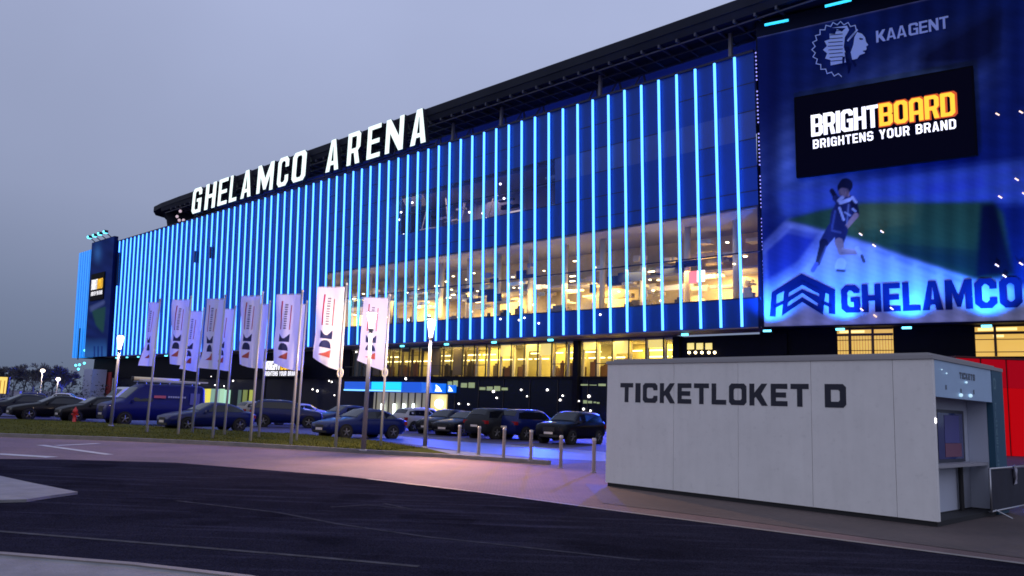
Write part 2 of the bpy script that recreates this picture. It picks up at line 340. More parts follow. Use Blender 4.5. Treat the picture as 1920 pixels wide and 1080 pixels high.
# grass verge with kerb and the paved end of the island
grass_m = mat('verge_grass', (.078, .080, .022), .95, noise=.35, nscale=.35, bump=.3, bscale=25, spec=0)
verge = G([(-400, 774), (0, 788), (160, 794), (300, 803), (450, 812), (560, 817), (700, 830), (800, 846), (850, 858)]) 
verge_near = G([(850, 858), (640, 846), (430, 834), (210, 824.5), (0, 817.5), (-400, 798)])
sheet('grass_verge', verge + verge_near[1:], grass_m, .10, thick=.1)
ribbon('verge_kerb', G([(-400, 799), (0, 818.5), (210, 825.5), (430, 835), (640, 847), (850, 859), (960, 866), (1031, 871)]), .16, kerbm, .12, thick=.12)
sheet('island_end', G([(800, 846), (855, 851), (1000, 866), (1031, 871), (960, 866), (850, 858.5)]), palepave, .11, thick=.11)
mb = MB()
vg = np.array([p[:2] for p in verge]); vn = np.array([p[:2] for p in verge_near[::-1]])
for k in range(9000):
    t = rng.random() ** .8 * 7.0 ; i = int(t); fr = t - i
    a = vg[min(i, 7)] * (1 - fr) + vg[min(i + 1, 8)] * fr
    j = np.argmin(((vn - a) ** 2).sum(1)); tt = t / 8 * (len(vn) - 1); j = int(tt); b = vn[j] * (1 - (tt - j)) + vn[min(j + 1, len(vn) - 1)] * (tt - j)
    p = a + (b - a) * rng.random(); h = .03 + .04 * rng.random(); w = .02; an = rng.random() * 6.28
    dx, dy = math.cos(an) * w, math.sin(an) * w; lx, ly = rng.normal(0, .03, 2)
    mb.add([(p[0] - dx, p[1] - dy, .098), (p[0] + dx, p[1] + dy, .098), (p[0] + lx, p[1] + ly, .098 + h)], [(0, 1, 2)], int(rng.random() * 3))
o = mb.build('grass', [mat('grass_blade_olive', (.090, .092, .024), .9, spec=0), mat('grass_blade_green', (.070, .080, .020), .9, spec=0), mat('grass_blade_dry', (.105, .10, .022), .9, spec=0)])
tag(o, kind='stuff')
# smooth lane in saturated blue behind the bollards, and faded bay lines of the car park
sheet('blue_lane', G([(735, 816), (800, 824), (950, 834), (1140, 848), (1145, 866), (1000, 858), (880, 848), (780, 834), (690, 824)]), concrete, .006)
for a, b in (((760, 812), (860, 818)), ((250, 797), (420, 806)), ((240, 793), (300, 797)), ((640, 812), (735, 819)), ((890, 819), (1010, 826))):
    ribbon('bay_line', G([a, b]), .12, faint, .005)

# ================================================================== STADIUM
T = np.array([-.7217, .6921, 0]); NO = np.array([-.6921, -.7217, 0]); ZZ = np.array([0, 0, 1.0])
B0 = np.array([20.73, 70.47, 0]); ZB, ZT, LEAN = 9.6, 34.6, 1.2
def fac(t, z, o=0.0): return B0 + T * t + NO * (o + LEAN * (z - ZB) / (ZT - ZB)) + ZZ * z
FN = np.cross(T, (fac(0, ZT) - fac(0, ZB)) / np.linalg.norm(fac(0, ZT) - fac(0, ZB))); FN /= np.linalg.norm(FN)
if FN @ NO < 0: FN = -FN
def fpix(x, y, o=0.0):                       # photo pixel -> (t, z) on the leaning facade
    p = onplane(x, y, fac(0, ZB, o), FN); return float((p - B0) @ T), float(p[2])
def gfl(t, z, o=0.0): return B0 + T * t + NO * o + ZZ * z     # upright ground-floor wall
def gpix(x, y, o=-1.5):
    p = onplane(x, y, gfl(0, 0, o), NO); return float((p - B0) @ T), float(p[2])
TR, TL, DT = -1.75, 152.0, 2.06              # right end, left end, strip spacing

stadium = thing('stadium', 'huge stadium with a glass front striped by glowing vertical blue light tubes', 'stadium', (*B0[:2], 0))
bo = np.array([B0[0], B0[1], 0])
inv = lambda p: np.asarray(p, float) - bo
class SB(MB):                                # parts of the stadium, stored relative to its base
    def build(s, name, mats, parent=None, smooth=False):
        s.v = [tuple(np.array(p) - bo) for p in s.v]; return MB.build(s, name, mats, parent or stadium, smooth)
blue_panel = mat('blue_glass_panel', (.005, .056, .275), .4, coat=.05, noise=.14, nscale=.15, spec=.25)
joint_m = mat('dark_joint', (.008, .012, .04), .6)
led = mat('led_tube', (.05, .3, .6), .4, emit=(.07, .275, 1.0), es=4.0)
dark_steel = mat('dark_steel', (.02, .022, .03), .5, metal=.3)
black_wall = mat('black_cladding', (.004, .0045, .011), .7, noise=.2, nscale=.3, spec=.08)
vision = glass('clear_facade_glass', (.90, .93, 1), .93, diff=(.03, .08, .35))
dimglass = glass('dim_facade_glass', (.72, .76, .95), .84, diff=(.02, .05, .30))
# opaque panels
mb = SB()
def pan(t0, t1, z0, z1, o=0): mb.quad(fac(t0, z0, o), fac(t1, z0, o), fac(t1, z1, o), fac(t0, z1, o), 0)
pan(TR, TL, ZB, 12.2); pan(66, TL, 12.2, 20.4); pan(TR, TL, 20.4, 24.0); pan(TR, 22, 24.0, 26.6); mb.quad(fac(TR, 26.6), fac(22, 26.6), fac(22, 29.2), fac(TR, 29.2), 3); pan(50, TL, 24.0, 29.2); pan(TR, TL, 29.2, ZT)
for z in (14.6, 17.0, 19.4, 21.8, 24.0, 26.6, 29.2, 31.8):
    for (a, b) in ((TR, 66),) if z > 20 else ():
        k = a
        while k < b:                          # broken dark joints of random length
            e = k + DT * random.randint(1, 6)
            mb.hexa([fac(k, z - .04, -.02), fac(min(e, b), z - .04, -.02), fac(min(e, b), z - .04, .012), fac(k, z - .04, .012), fac(k, z + .05, -.02), fac(min(e, b), z + .05, -.02), fac(min(e, b), z + .05, .012), fac(k, z + .05, .012)], 1)
            k = e + DT * random.randint(0, 4)
mb.hexa([fac(TR, ZT, -.3), fac(TL, ZT, -.3), fac(TL, ZT, .15), fac(TR, ZT, .15), fac(TR, ZT + .22, -.3), fac(TL, ZT + .22, -.3), fac(TL, ZT + .22, .15), fac(TR, ZT + .22, .15)], 1)
mb.hexa([fac(TR, ZB - .3, -1.5), fac(TL, ZB - .3, -1.5), fac(TL, ZB - .12, .12), fac(TR, ZB - .12, .12), fac(TR, ZB - .01, -1.5), fac(TL, ZB - .01, -1.5), fac(TL, ZB - .01, .12), fac(TR, ZB - .01, .12)], 2)
mb.build('facade_panel', [blue_panel, joint_m, mat('brown_underside', (.22, .15, .14), .6, noise=.2, nscale=.6), mat('greyer_blue_panel', (.020, .070, .27), .4, coat=.1, noise=.15, nscale=.2)])
for (t0, t1, z0, z1, m) in ((TR, 46, 12.2, 16.3, vision), (46, 66, 12.2, 16.3, vision), (TR, 66, 16.3, 20.4, vision), (22, 50, 24.0, 29.2, dimglass)):
    mb = SB(); mb.quad(fac(t0, z0), fac(t1, z0), fac(t1, z1), fac(t0, z1)); mb.build('facade_glass', m)
mb = SB()
for z, t0, t1 in ((12.2, TR, 66), (16.3, TR, 66), (20.4, TR, 66), (26.6, 22, 50), (14.3, 0, 0)):
    if t1 > t0: mb.hexa([fac(t0, z - .06, -.12), fac(t1, z - .06, -.12), fac(t1, z - .06, .02), fac(t0, z - .06, .02), fac(t0, z + .06, -.12), fac(t1, z + .06, -.12), fac(t1, z + .06, .02), fac(t0, z + .06, .02)])
mb.build('transom', joint_m)
# LED strips: one tube every 2.06 m, standing 0.3 m off the panels
def strip_mesh(gaps):
    mb = MB(); z = ZB + .05
    segs = []
    for a, b in gaps: segs.append((z, a)); z = b
    segs.append((z, ZT - .1))
    for a, b in segs:
        pa, pb = fac(0, a, .28) - bo, fac(0, b, .28) - bo
        mb.tube(pa, pb, .122, n=8)
    for a, b in gaps: mb.tube(fac(0, a, .28) - bo, fac(0, b, .28) - bo, .10, n=8, mi=1)
    mb.hexa([p - bo for p in (fac(-.02, ZB + .05, .012), fac(.02, ZB + .05, .012), fac(.02, ZB + .05, .19), fac(-.02, ZB + .05, .19), fac(-.02, ZT - .1, .012), fac(.02, ZT - .1, .012), fac(.02, ZT - .1, .19), fac(-.02, ZT - .1, .19))], 2)
    for q in (12.2, 20.4, 29.2):
        pa = fac(0, q, .0) - bo; pb = fac(0, q, .19) - bo; mb.tube(pa, pb, .03, n=5, mi=1)
    return mb.mesh('led_strip', [led, dark_steel, mat('azure_fin', (.03, .34, .72), .5, spec=.2)])
full = strip_mesh([])
faulty = {}
for px, y0, y1 in ((373, 470, 492), (399, 463, 485), (222, 477, 560), (228, 473, 535)):
    t, z1 = fpix(px, y0); _, z0 = fpix(px, y1); faulty[round(t / DT)] = [(z0, z1)]
NS = int(TL / DT)
for i in range(NS + 1):
    o = link('led_strip', strip_mesh(faulty[i]) if i in faulty else full, stadium); o.location = tuple(T * (i * DT))
# small fixtures under the lower edge
cyan_spot = mat('cyan_fixture', (.1, .4, .6), .4, emit=(.12, .75, 1.0), es=3.0)
for px, py in ((1283, 625), (1031, 636), (925, 637), (836, 641), (753, 645), (311, 667), (309, 681), (258, 672), (237, 674), (217, 675), (560, 655), (480, 659)):
    t, z = fpix(px, py, .2); mb = SB(); p = fac(t, ZB - .42, .1)
    mb.obox(p, T, NO, ZZ, -.32, .32, -.1, .1, -.1, .1); mb.build('edge_light', cyan_spot)
    if px in (1283, 1031, 836, 560, 311): lamp('edge_beam', 'SPOT', inv(fac(t, ZB - .6, .9)), 85000, (.015, .05, 1.0), stadium, .3, aim=inv(gfl(t, 0, 22)), angle=R(108), blend=.9)
# rooms behind the glass
warmwall = mat('warm_wall', (.62, .50, .30), .8, noise=.25, nscale=.6)
room_floor = mat('room_floor', (.20, .16, .12), .7); ceilm = mat('white_ceiling_panel', (.74, .66, .50), .7); blue_dark = mat('dark_blue_void', (.006, .012, .06), .8)
violet = mat('grey_violet_ceiling', (.30, .29, .36), .8)
def slab(name, t0, t1, z0, z1, o0, o1, m):
    mb = SB(); mb.hexa([gfl(t0, z0, o0), gfl(t1, z0, o0), gfl(t1, z0, o1), gfl(t0, z0, o1), gfl(t0, z1, o0), gfl(t1, z1, o0), gfl(t1, z1, o1), gfl(t0, z1, o1)])
    return mb.build(name, m)
slab('interior_floor', TR, 83, 11.9, 12.2, -9, -.05, room_floor)
slab('interior_ceiling', TR, 83, 20.4, 20.7, -9, -.15, violet)
slab('interior_wall', TR, 83, 12.2, 20.4, -9.3, -9, warmwall)
slab('interior_wall', TR - .3, TR, 12.2, 20.4, -9, -.1, warmwall)
slab('interior_wall', 83, 83.3, 12.2, 20.4, -9, -.1, warmwall)
slab('gallery_slab', TR, 83, 16.15, 16.4, -9, -6.2, violet)
slab('interior_floor', 21, 63, 23.5, 23.9, -7, -.3, violet)
slab('interior_ceiling', 21, 63, 29.2, 29.5, -7, -.5, violet)
slab('interior_wall', 21, 63, 23.9, 29.2, -7.3, -7, violet)
# ceiling rafts hung behind the glass
for k in range(95):
    t = random.uniform(TR + .5, 74); z = random.uniform(14.0, 18.6); d = random.uniform(-8.5, -2.2); L = random.uniform(.9, 3.0)
    mb = SB(); mb.obox(gfl(t, z, d), T, NO, ZZ, 0, L, -random.uniform(.3, .8), 0, 0, random.uniform(.14, .5))
    mb.obox(gfl(t, z, d), T, NO, ZZ, L * .3, L * random.uniform(.5, 1.3), .01, .3, random.uniform(-.3, .1), random.uniform(.2, .45))
    mb.build('ceiling_raft', random.choice((ceilm, ceilm, ceilm, warmwall, violet)))
for k in range(26):
    t = random.uniform(22, 58); z = random.uniform(24.4, 28.6); d = random.uniform(-6, -1.2); mb = SB(); L = random.uniform(.6, 3.0)
    if random.random() < .3: mb.tube(gfl(t, 24.0, d), gfl(t + random.uniform(-2, 2), 29.1, d), .09, n=6)
    else: mb.obox(gfl(t, z, d), T, NO, ZZ, 0, L, -.5, 0, 0, random.uniform(.08, .35))
    mb.build('upper_room_fitting', random.choice((ceilm, blue_dark, violet)))
cream = mat('cream_column', (.75, .66, .46), .7); dkf = mat('dark_furniture', (.05, .035, .03), .7); navy = mat('navy_panel', (.010, .018, .075), .6)
for k in range(15):
    t = 2.5 + k * 5.3; mb = SB(); mb.tube(gfl(t, 12.2, -3.4), gfl(t, 20.4, -3.4), .32, n=14); mb.build('interior_column', cream, smooth=True)
for k in range(34):
    t = random.uniform(TR + 1, 78); d = random.uniform(-7, -1.5); mb = SB(); w = random.uniform(.6, 2.6); h = random.uniform(.7, 1.6)
    mb.obox(gfl(t, 12.2, d), T, NO, ZZ, 0, w, -.5, 0, 0, h); mb.obox(gfl(t, 12.2, d), T, NO, ZZ, w * .2, w * .7, -.4, -.1, h + .01, h + random.uniform(.1, .5))
    mb.build('interior_furniture', random.choice((dkf, navy, warmwall, room_floor)))
for k in range(14):
    t = random.uniform(TR + 1, 40); z = random.uniform(13.6, 17); mb = SB(); mb.obox(gfl(t, z, random.uniform(-2.2, -.9)), T, NO, ZZ, 0, random.uniform(.8, 3), -.15, 0, 0, random.uniform(.4, 1.0)); mb.build('hanging_panel', navy)
redlit = mat('red_lit_sign', (.6, .05, .08), .5, emit=(1, .18, .22), es=1.6); pinkw = mat('pinkish_white_screen', (.8, .6, .6), .5, emit=(1, .8, .75), es=2.5)
t, z = fpix(1318, 515, -2); mb = SB(); mb.obox(gfl(t, z - .6, -2), T, NO, ZZ, 0, .8, -.1, 0, 0, 1.1, 1); mb.obox(gfl(t + .82, z - .7, -2), T, NO, ZZ, 0, .9, -.1, 0, 0, 1.2); mb.build('interior_sign', [redlit, pinkw])
lampm = mat('warm_ceiling_lamp', (.8, .7, .5), .5, emit=(1, .80, .42), es=7)
for k in range(60):
    t = random.uniform(TR + 1, 64); d = random.uniform(-7.5, -1.5); z = random.uniform(13.6, 18.6); mb = SB(); q = random.choice((.09, .12, .16, .34))
    mb.obox(gfl(t, z, d), T, NO, ZZ, -q, q, -.12, .12, -.05, .05); mb.build('interior_lamp', lampm)
whitespot = mat('white_glow', (.8, .8, .8), .5, emit=(1, .93, .86), es=5)
for px, py in ((773, 380), (748, 412), (757, 440), (752, 398), (938, 345), (932, 365), (945, 372), (860, 465), (775, 475), (985, 602), (995, 598), (1022, 608), (950, 600), (766, 600), (805, 592), (1137, 592), (568, 556), (574, 553), (1240, 447), (1040, 398), (1052, 394), (1064, 396), (1078, 392), (1092, 391), (1104, 393), (1118, 388), (1130, 390), (1150, 386), (762, 352), (880, 398), (905, 400), (912, 410)):
    t, z = fpix(px, py, -1.0); mb = SB(); mb.ball(fac(t, z, -1.0) if z > 12.3 else fac(t, z, .06), .14 if z > 12.3 else .10, 6); mb.build('interior_lamp' if z > 12.3 else 'glass_glow', whitespot, smooth=True)  # glowing balls for small lamps and for white reflections in the glass
for k in range(5):
    t0 = 8 + k * 16
    lamp('room_light', 'AREA', inv(gfl(t0, 15.9, -3.5)), 2600, (1, .70, .23), stadium, 13, aim=inv(gfl(t0, 0, -3.5)), size_y=4)
    lamp('room_uplight', 'AREA', inv(gfl(t0, 13.0, -6.0)), 520, (1, .70, .34), stadium, 13, aim=inv(gfl(t0, 40, -6.0)), size_y=2)
lamp('room_light', 'AREA', inv(gfl(42, 28.8, -3.5)), 700, (1, .74, .66), stadium, 26, aim=inv(gfl(42, 0, -3.5)), size_y=3)
mb = SB(); t, z = fpix(958, 403, -3); mb.obox(gfl(t, z - .9, -3), T, NO, ZZ, -1.2, 1.2, -.1, 0, 0, 1.6); mb.build('interior_lit_wall', mat('lit_wall', (.8, .7, .6), .6, emit=(1, .72, .5), es=.75))
# ------------------------------------------------ lower storeys
O1 = -1.5
tcut = gpix(1262, 655)[0]
tw0, tw1 = -9.5, gpix(655, 700)[0]
slab('lower_wall', TR - 40, gpix(205, 740)[0], 0, 5.2, -12, -6.4, black_wall)
slab('dark_corner_wall', TR - 1.5, tcut - .42, 5.36, 9.14, -6, O1 - .08, black_wall)
slab('window_band_sill', tcut - .4, TL - 3, 5.0, 5.35, -6, O1 + .05, black_wall)
slab('window_band_head', tcut - .4, TL - 3, 9.15, 9.3, -6, O1 + .05, mat('brown_soffit', (.10, .075, .07), .6))
slab('upper_lower_wall', tw1, TL - 3, 5.36, 9.14, -6, O1, black_wall)
room_y = mat('yellow_room_wall', (.66, .55, .22), .8, noise=.2, nscale=.8)
slab('window_end_wall', tcut - .4, tcut - .05, 5.36, 9.0, -6, O1 - .02, black_wall)
slab('window_room_wall', tcut - .4, tw1, 5.35, 9.15, -6.3, -6, room_y)
slab('window_room_ceiling', tcut - .4, tw1, 9.0, 9.14, -5.9, O1 - .15, mat('pale_yellow_ceiling', (.7, .62, .35), .8))
frame_m = mat('dark_window_frame', (.02, .016, .014), .5); pane_m = glass('window_glass', (.98, .96, .90), .95)
blind = mat('lit_yellow_blind', (.8, .66, .25), .8, emit=(1, .80, .24), es=.85); dimblind = mat('dim_brown_blind', (.12, .09, .07), .8)
nb = int((tw1 - TR) / DT)
for i in range(-4, nb + 1):
    t0 = i * DT - 1.0; t1 = t0 + DT
    if t0 < tcut: continue
    fr = SB()
    fr.obox(gfl(t0, 5.36, O1), T, NO, ZZ, -.045, .045, -.1, .06, 0, 3.78)
    if random.random() < .45: fr.obox(gfl(t0, 6.7, O1), T, NO, ZZ, .05, DT - .05, -.06, .03, -.04, .04)
    if random.random() < .2: fr.obox(gfl(t0, 8.1, O1), T, NO, ZZ, .05, DT - .05, -.06, .03, -.03, .03)
    pn = SB(); pn.quad(gfl(t0 + .05, 5.37, O1 - .03), gfl(t1 - .05, 5.37, O1 - .03), gfl(t1 - .05, 9.13, O1 - .03), gfl(t0 + .05, 9.13, O1 - .03))
    w = pn.build('window', pane_m); f = fr.build('frame', frame_m, w)
    dim = i > nb * .62
    ip = SB(); ip.obox(gfl(t0 + .16, 5.36, O1 - .75), T, NO, ZZ, 0, .30, -.2, 0, 0, 3.6); ip.build('inner_post', cream if not dim else dimblind, w)
    if random.random() < (.45 if not dim else .55):
        b = SB(); z0 = 7.7 if random.random() < .6 else 8.2
        if dim: z0 = 5.5 if random.random() < .6 else 8.6
        b.quad(gfl(t0 + .08, z0, O1 - .3), gfl(t1 - .08, z0, O1 - .3), gfl(t1 - .08, 9.0, O1 - .3), gfl(t0 + .08, 9.0, O1 - .3)); b.build('blind', dimblind if dim else blind, w)
tube_m = mat('bright_tube', (.9, .85, .6), .5, emit=(1, .86, .42), es=4.5)
for z, d in ((8.15, -4.6), (7.55, -5.3)):
    for k in range(19):
        t0 = tcut + .3 + k * 2.7
        if random.random() < .8: mb = SB(); mb.obox(gfl(t0, z, d), T, NO, ZZ, 0, 2.2, -.06, .06, 0, .12); mb.build('strip_lamp', tube_m)
for k in range(46):
    t = random.uniform(tcut + .2, tw1 - 1.6); d = random.uniform(-5.5, -2.7); mb = SB(); w = random.uniform(.3, 1.4); h = random.uniform(.8, 1.9)
    mb.obox(gfl(t, 5.36, d), T, NO, ZZ, 0, w, -.35, 0, 0, h); mb.obox(gfl(t, 5.36, d), T, NO, ZZ, w * .3, w * .6, -.3, -.08, h + .01, h + .25)
    mb.build('room_furniture', random.choice((dkf, mat('brown_wood', (.16, .08, .04), .6), mat('rusty_cloth', (.20, .09, .06), .8), room_floor)))
for k in range(4):
    t0 = tcut + 6 + k * 12
    lamp('window_room_light', 'AREA', inv(gfl(t0, 8.95, -3.6)), 900 if k < 3 else 300, (1, .78, .24), stadium, 11, aim=inv(gfl(t0, 0, -3.6)), size_y=2.5)
# columns in front of the band and dark glass at ground level
for px in (1082, 1270):
    t, _ = gpix(px, 690); slab('column', t - .35, t + .35, 0, 9.14, O1 - .2, O1 + .35, black_wall)
dkglass = mat('dark_reflective_glass', (.003, .004, .016), .10, spec=.28, noise=.1, nscale=.2)
slab('ground_glass', gpix(1350, 770)[0], gpix(835, 770)[0], 0, 5.0, O1 - .3, O1 - .1, dkglass)
for k in range(int((gpix(835, 770)[0] + 2) / (DT * 2)) + 1):
    t = -2 + k * DT * 2; slab('mullion', t - .03, t + .03, 0.02, 5.0, O1 - .08, O1 - .02, frame_m)
# glowing balls standing in for reflected lamps, and lamps under the soffit
for px, py, r in ((977, 731, .13), (1026, 731, .15), (925, 734, .18), (931, 746, .12), (1055, 742, .12), (1050, 750, .14), (1104, 743, .18), (1094, 767, .14), (1107, 770, .12), (860, 757, .13), (878, 758, .12), (1016, 782, .16), (586, 730, .14), (595, 733, .2), (617, 714, .13), (622, 716, .14), (627, 741, .11), (437, 714, .17), (396, 706, .12), (403, 722, .13), (420, 724, .13), (374, 720, .12), (369, 712, .12), (761, 710, .2), (668, 660, .14), (988, 743, .1), (1085, 752, .1)):
    t, z = gpix(px, py, O1 + .02); mb = SB(); mb.ball(gfl(t, z, O1 + .02), r * .8, 6); mb.build('glow_dot', whitespot, smooth=True)
greenish = mat('greenish_lit_room', (.3, .4, .2), .7, emit=(.42, .50, .22), es=.42)
for px0, px1, py0, py1 in ((897, 952, 722, 734), (862, 890, 716, 728), (1092, 1110, 748, 758), (1112, 1124, 751, 757), (838, 858, 711, 726), (1086, 1136, 719, 724)):
    ta, za = gpix(px1, py1, O1 + .0); tb, zb = gpix(px0, py0, O1 + .0); n = max(2, int((tb - ta) / 1.0)); mb = SB()
    for k in range(n):
        a = ta + (tb - ta) * k / n; b = ta + (tb - ta) * (k + .82) / n; e = random.uniform(.0, .35)
        mb.quad(gfl(a, za + e * .5, O1 + .01), gfl(b, za + e * .5, O1 + .01), gfl(b, zb - e, O1 + .01), gfl(a, zb - e, O1 + .01))
    mb.build('lit_pane', greenish)
for px in (1294, 1311, 1328):
    ta, za = gpix(px + 6.5, 655, O1 + .03); tb, zb = gpix(px - 5.5, 643.5, O1 + .03); mb = SB(); mb.obox(gfl(0, 0, 0), T, NO, ZZ, ta, tb, O1 - .05, O1 + .03, za, zb); mb.build('small_window', blind)
for px in (1292, 1304, 1316, 1329, 1340):
    t, z = gpix(px, 661, O1 + .02); mb = SB(); mb.ball(gfl(t, z, O1 + .02), .14, 6); mb.build('glow_dot', lampm, smooth=True)
# left part of the lower storeys: dark recess, coloured lit panels, entrance
slab('ground_wall', gpix(835, 770)[0], gpix(205, 740)[0], 0, 5.0, O1 - .8, O1 - .5, mat('dark_blue_cladding', (.006, .008, .026), .45, spec=.12, noise=.2, nscale=.3))
cols = [((367, 377), (.85, .62, .05), .55), ((380, 385), (.9, .75, .1), .75), ((388, 393), (.9, .8, .1), .8), ((396, 401), (.35, .6, .45), .45), ((404, 409), (.45, .7, .55), .5), ((413, 418), (.5, .85, .55), .65), ((421, 429), (.5, .9, .65), .7), ((447, 450), (.2, .35, .25), .18), ((456, 461), (.4, .5, .12), .3), ((468, 472), (.6, .65, .1), .5)]
for (a, b), c, e in cols:
    ta, z0 = gpix(b, 762, O1 - .3); tb, z1 = gpix(a, 729 + (2 if a > 420 else 0), O1 - .3); mb = SB()
    mb.obox(gfl(ta, max(z0, .1), O1 - .4), T, NO, ZZ, 0, tb - ta, 0, .1, 0, z1 - max(z0, .1)); mb.build('lit_panel', mat('lit_panel_%02d' % a, tuple(.6 * x for x in c), .5, emit=c, es=e))
# entrance canopy, doors, lit signs
ent = [gpix(px, 733, .8) for px in (645, 697, 752, 790)]
zc0, zc1 = gpix(720, 734, .8)[1], gpix(720, 716, .8)[1]
mb = SB(); mb.obox(gfl(0, 0, 0), T, NO, ZZ, ent[3][0], ent[0][0], O1 - .4, .8, zc0, zc1); mb.build('entrance_canopy', mat('blue_fascia', (.02, .12, .6), .4, emit=(.0, .09, .62), es=.75))
mb = SB(); mb.obox(gfl(0, 0, 0), T, NO, ZZ, ent[2][0], ent[1][0], .82, .9, zc0 + .25, zc1 - .02); mb.build('canopy_light', mat('cyan_fascia', (.05, .5, .8), .4, emit=(.0, .52, 1), es=1.3))
mb = SB(); mb.obox(gfl(0, 0, 0), T, NO, ZZ, ent[2][0], ent[0][0], .82, .88, zc0 + .02, zc0 + .2); mb.build('canopy_light', mat('pale_cyan_line', (.3, .7, .9), .4, emit=(.25, .75, 1), es=1.2))
td0, td1 = gpix(795, 770)[0], gpix(697, 770)[0]
mb = SB(); mb.obox(gfl(0, 0, 0), T, NO, ZZ, td0, td1, O1 - .45, O1 - .2, 0.02, zc0 - .05); mb.build('entrance_wall', mat('lit_lobby_wall', (.4, .38, .3), .7, emit=(.30, .27, .17), es=.55))
for k in range(8):
    t = td0 + (td1 - td0) * (k + .5) / 8; slab('door_mullion', t - .07, t + .07, .02, zc0 - .06, O1 - .18, O1 - .05, frame_m)
for px in (716, 739, 757, 775):
    t, z0 = gpix(px, 778); _, z1 = gpix(px, 757); mb = SB(); mb.tube(gfl(t, max(z0, .3), O1 + .1), gfl(t, z1, O1 + .1), .16, n=8); mb.build('lobby_lamp', mat('white_tube', (.8, .9, .9), .4, emit=(.85, 1, .95), es=4))
for px0, px1, py0, py1 in ((813, 833, 719, 737), (839, 852, 722, 736)):
    ta, za = gpix(px1, py1, O1 + .3); tb, zb = gpix(px0, py0, O1 + .3); mb = SB(); mb.obox(gfl(0, 0, 0), T, NO, ZZ, ta, tb, O1, O1 + .3, za, zb)
    w = (tb - ta); h = zb - za
    mb.add([gfl(ta + w * .2, za + h * .15, O1 + .32), gfl(ta + w * .85, za + h * .15, O1 + .32), gfl(ta + w * .75, za + h * .5, O1 + .32), gfl(ta + w * .8, za + h * .9, O1 + .32), gfl(ta + w * .45, za + h * .6, O1 + .32)], [(0, 1, 2, 4), (4, 2, 3)], 1)
    mb.build('lit_sign', [mat('blue_sign_box', (.02, .15, .6), .4, emit=(.0, .14, .8), es=.9), mat('white_sign_mark', (.8, .9, 1), .4, emit=(.8, .95, 1), es=2)])
ta, za = gpix(836, 782, O1); tb, zb = gpix(809, 739, O1); mb = SB(); mb.obox(gfl(0, 0, 0), T, NO, ZZ, ta, tb, O1 - .2, O1 + .05, max(za, .05), zb); mb.build('lit_wall_panel', mat('yellow_lit_wall', (.7, .6, .25), .6, emit=(.75, .58, .18), es=.9))
t, z = gpix(823, 757, O1 + .3); mb = SB(); mb.ball(gfl(t, z, O1 + .3), .55, 8); mb.build('globe_lamp', mat('bright_globe', (.9, .9, .9), .4, emit=(1, .98, .86), es=5), smooth=True)
# far-left lower corner: grey pier and dull red wall
ta, tb = gpix(167, 750, 2)[0], gpix(151, 750, 2)[0]
slab('corner_pier', ta, tb, 0, gpix(160, 692, 2)[1], -1, 2.0, mat('grey_render', (.42, .46, .66), .8, noise=.1))
ta, tb = gpix(204, 745)[0], gpix(168, 745)[0]
slab('red_wall', ta, tb, 0, gpix(185, 698)[1], O1 - .4, O1 + .1, mat('dull_red_wall', (.42, .06, .06), .7, noise=.2))
slab('corner_soffit_wall', ta - 3, tb, 5.2, 9.2, -8, O1 - .1, black_wall)
# right part below the banner: black wall with two barred windows
V1 = ray(-1280, 768 + .0384 * (-1280 - 960)); TB = np.array([V1[0], V1[1], 0]); TB /= np.linalg.norm(TB)
NB = np.array([-TB[1], TB[0], 0]); NB = NB if NB @ NO > 0 else -NB
LB = onplane(1433, 612.5, fac(0, ZB, .35), FN); ZBB = LB[2]
lean_b = LEAN / (ZT - ZB)
UPB = ZZ + NB * lean_b; UPn = UPB / np.linalg.norm(UPB); NBN = np.cross(TB, UPn); NBN = NBN / np.linalg.norm(NBN); NBN = NBN if NBN @ NB > 0 else -NBN
def ban(x, z, o=0.0): return LB - TB * x + UPB * (z - ZBB) + NBN * o       # x metres to the right of the left edge
def bpix(x, y, o=0.0):
    p = onplane(x, y, ban(0, ZBB, o), NBN); q = p - ban(0, ZBB, o); return float(-(q @ TB)), float(p[2])
def bw(x, z, o=0.0): return np.array([LB[0], LB[1], 0]) - TB * x + NB * o + ZZ * z
def bwpix(x, y, o=0.0):
    p = onplane(x, y, bw(0, 0, o), NB); return float(-((p - bw(0, 0, o)) @ TB)), float(p[2])
mb = SB(); mb.obox(bw(0, 0), -TB, NB, ZZ, -1, 45, -6, -2.0, 0, ZBB - .1); mb.build('lower_wall', black_wall)
mb = SB(); mb.obox(bw(0, 0), -TB, NB, ZZ, -.6, 45, -6, -.3, ZBB - .09, 38); mb.build('corner_wall', mat('navy_cladding', (.006, .010, .04), .6, spec=.1))
wy = mat('amber_lit_room', (.7, .5, .15), .6, emit=(.95, .56, .10), es=.75); wy2 = mat('amber_bright', (.9, .7, .3), .6, emit=(1, .78, .30), es=1.4); bar_m = mat('rusty_bar', (.06, .02, .008), .6)
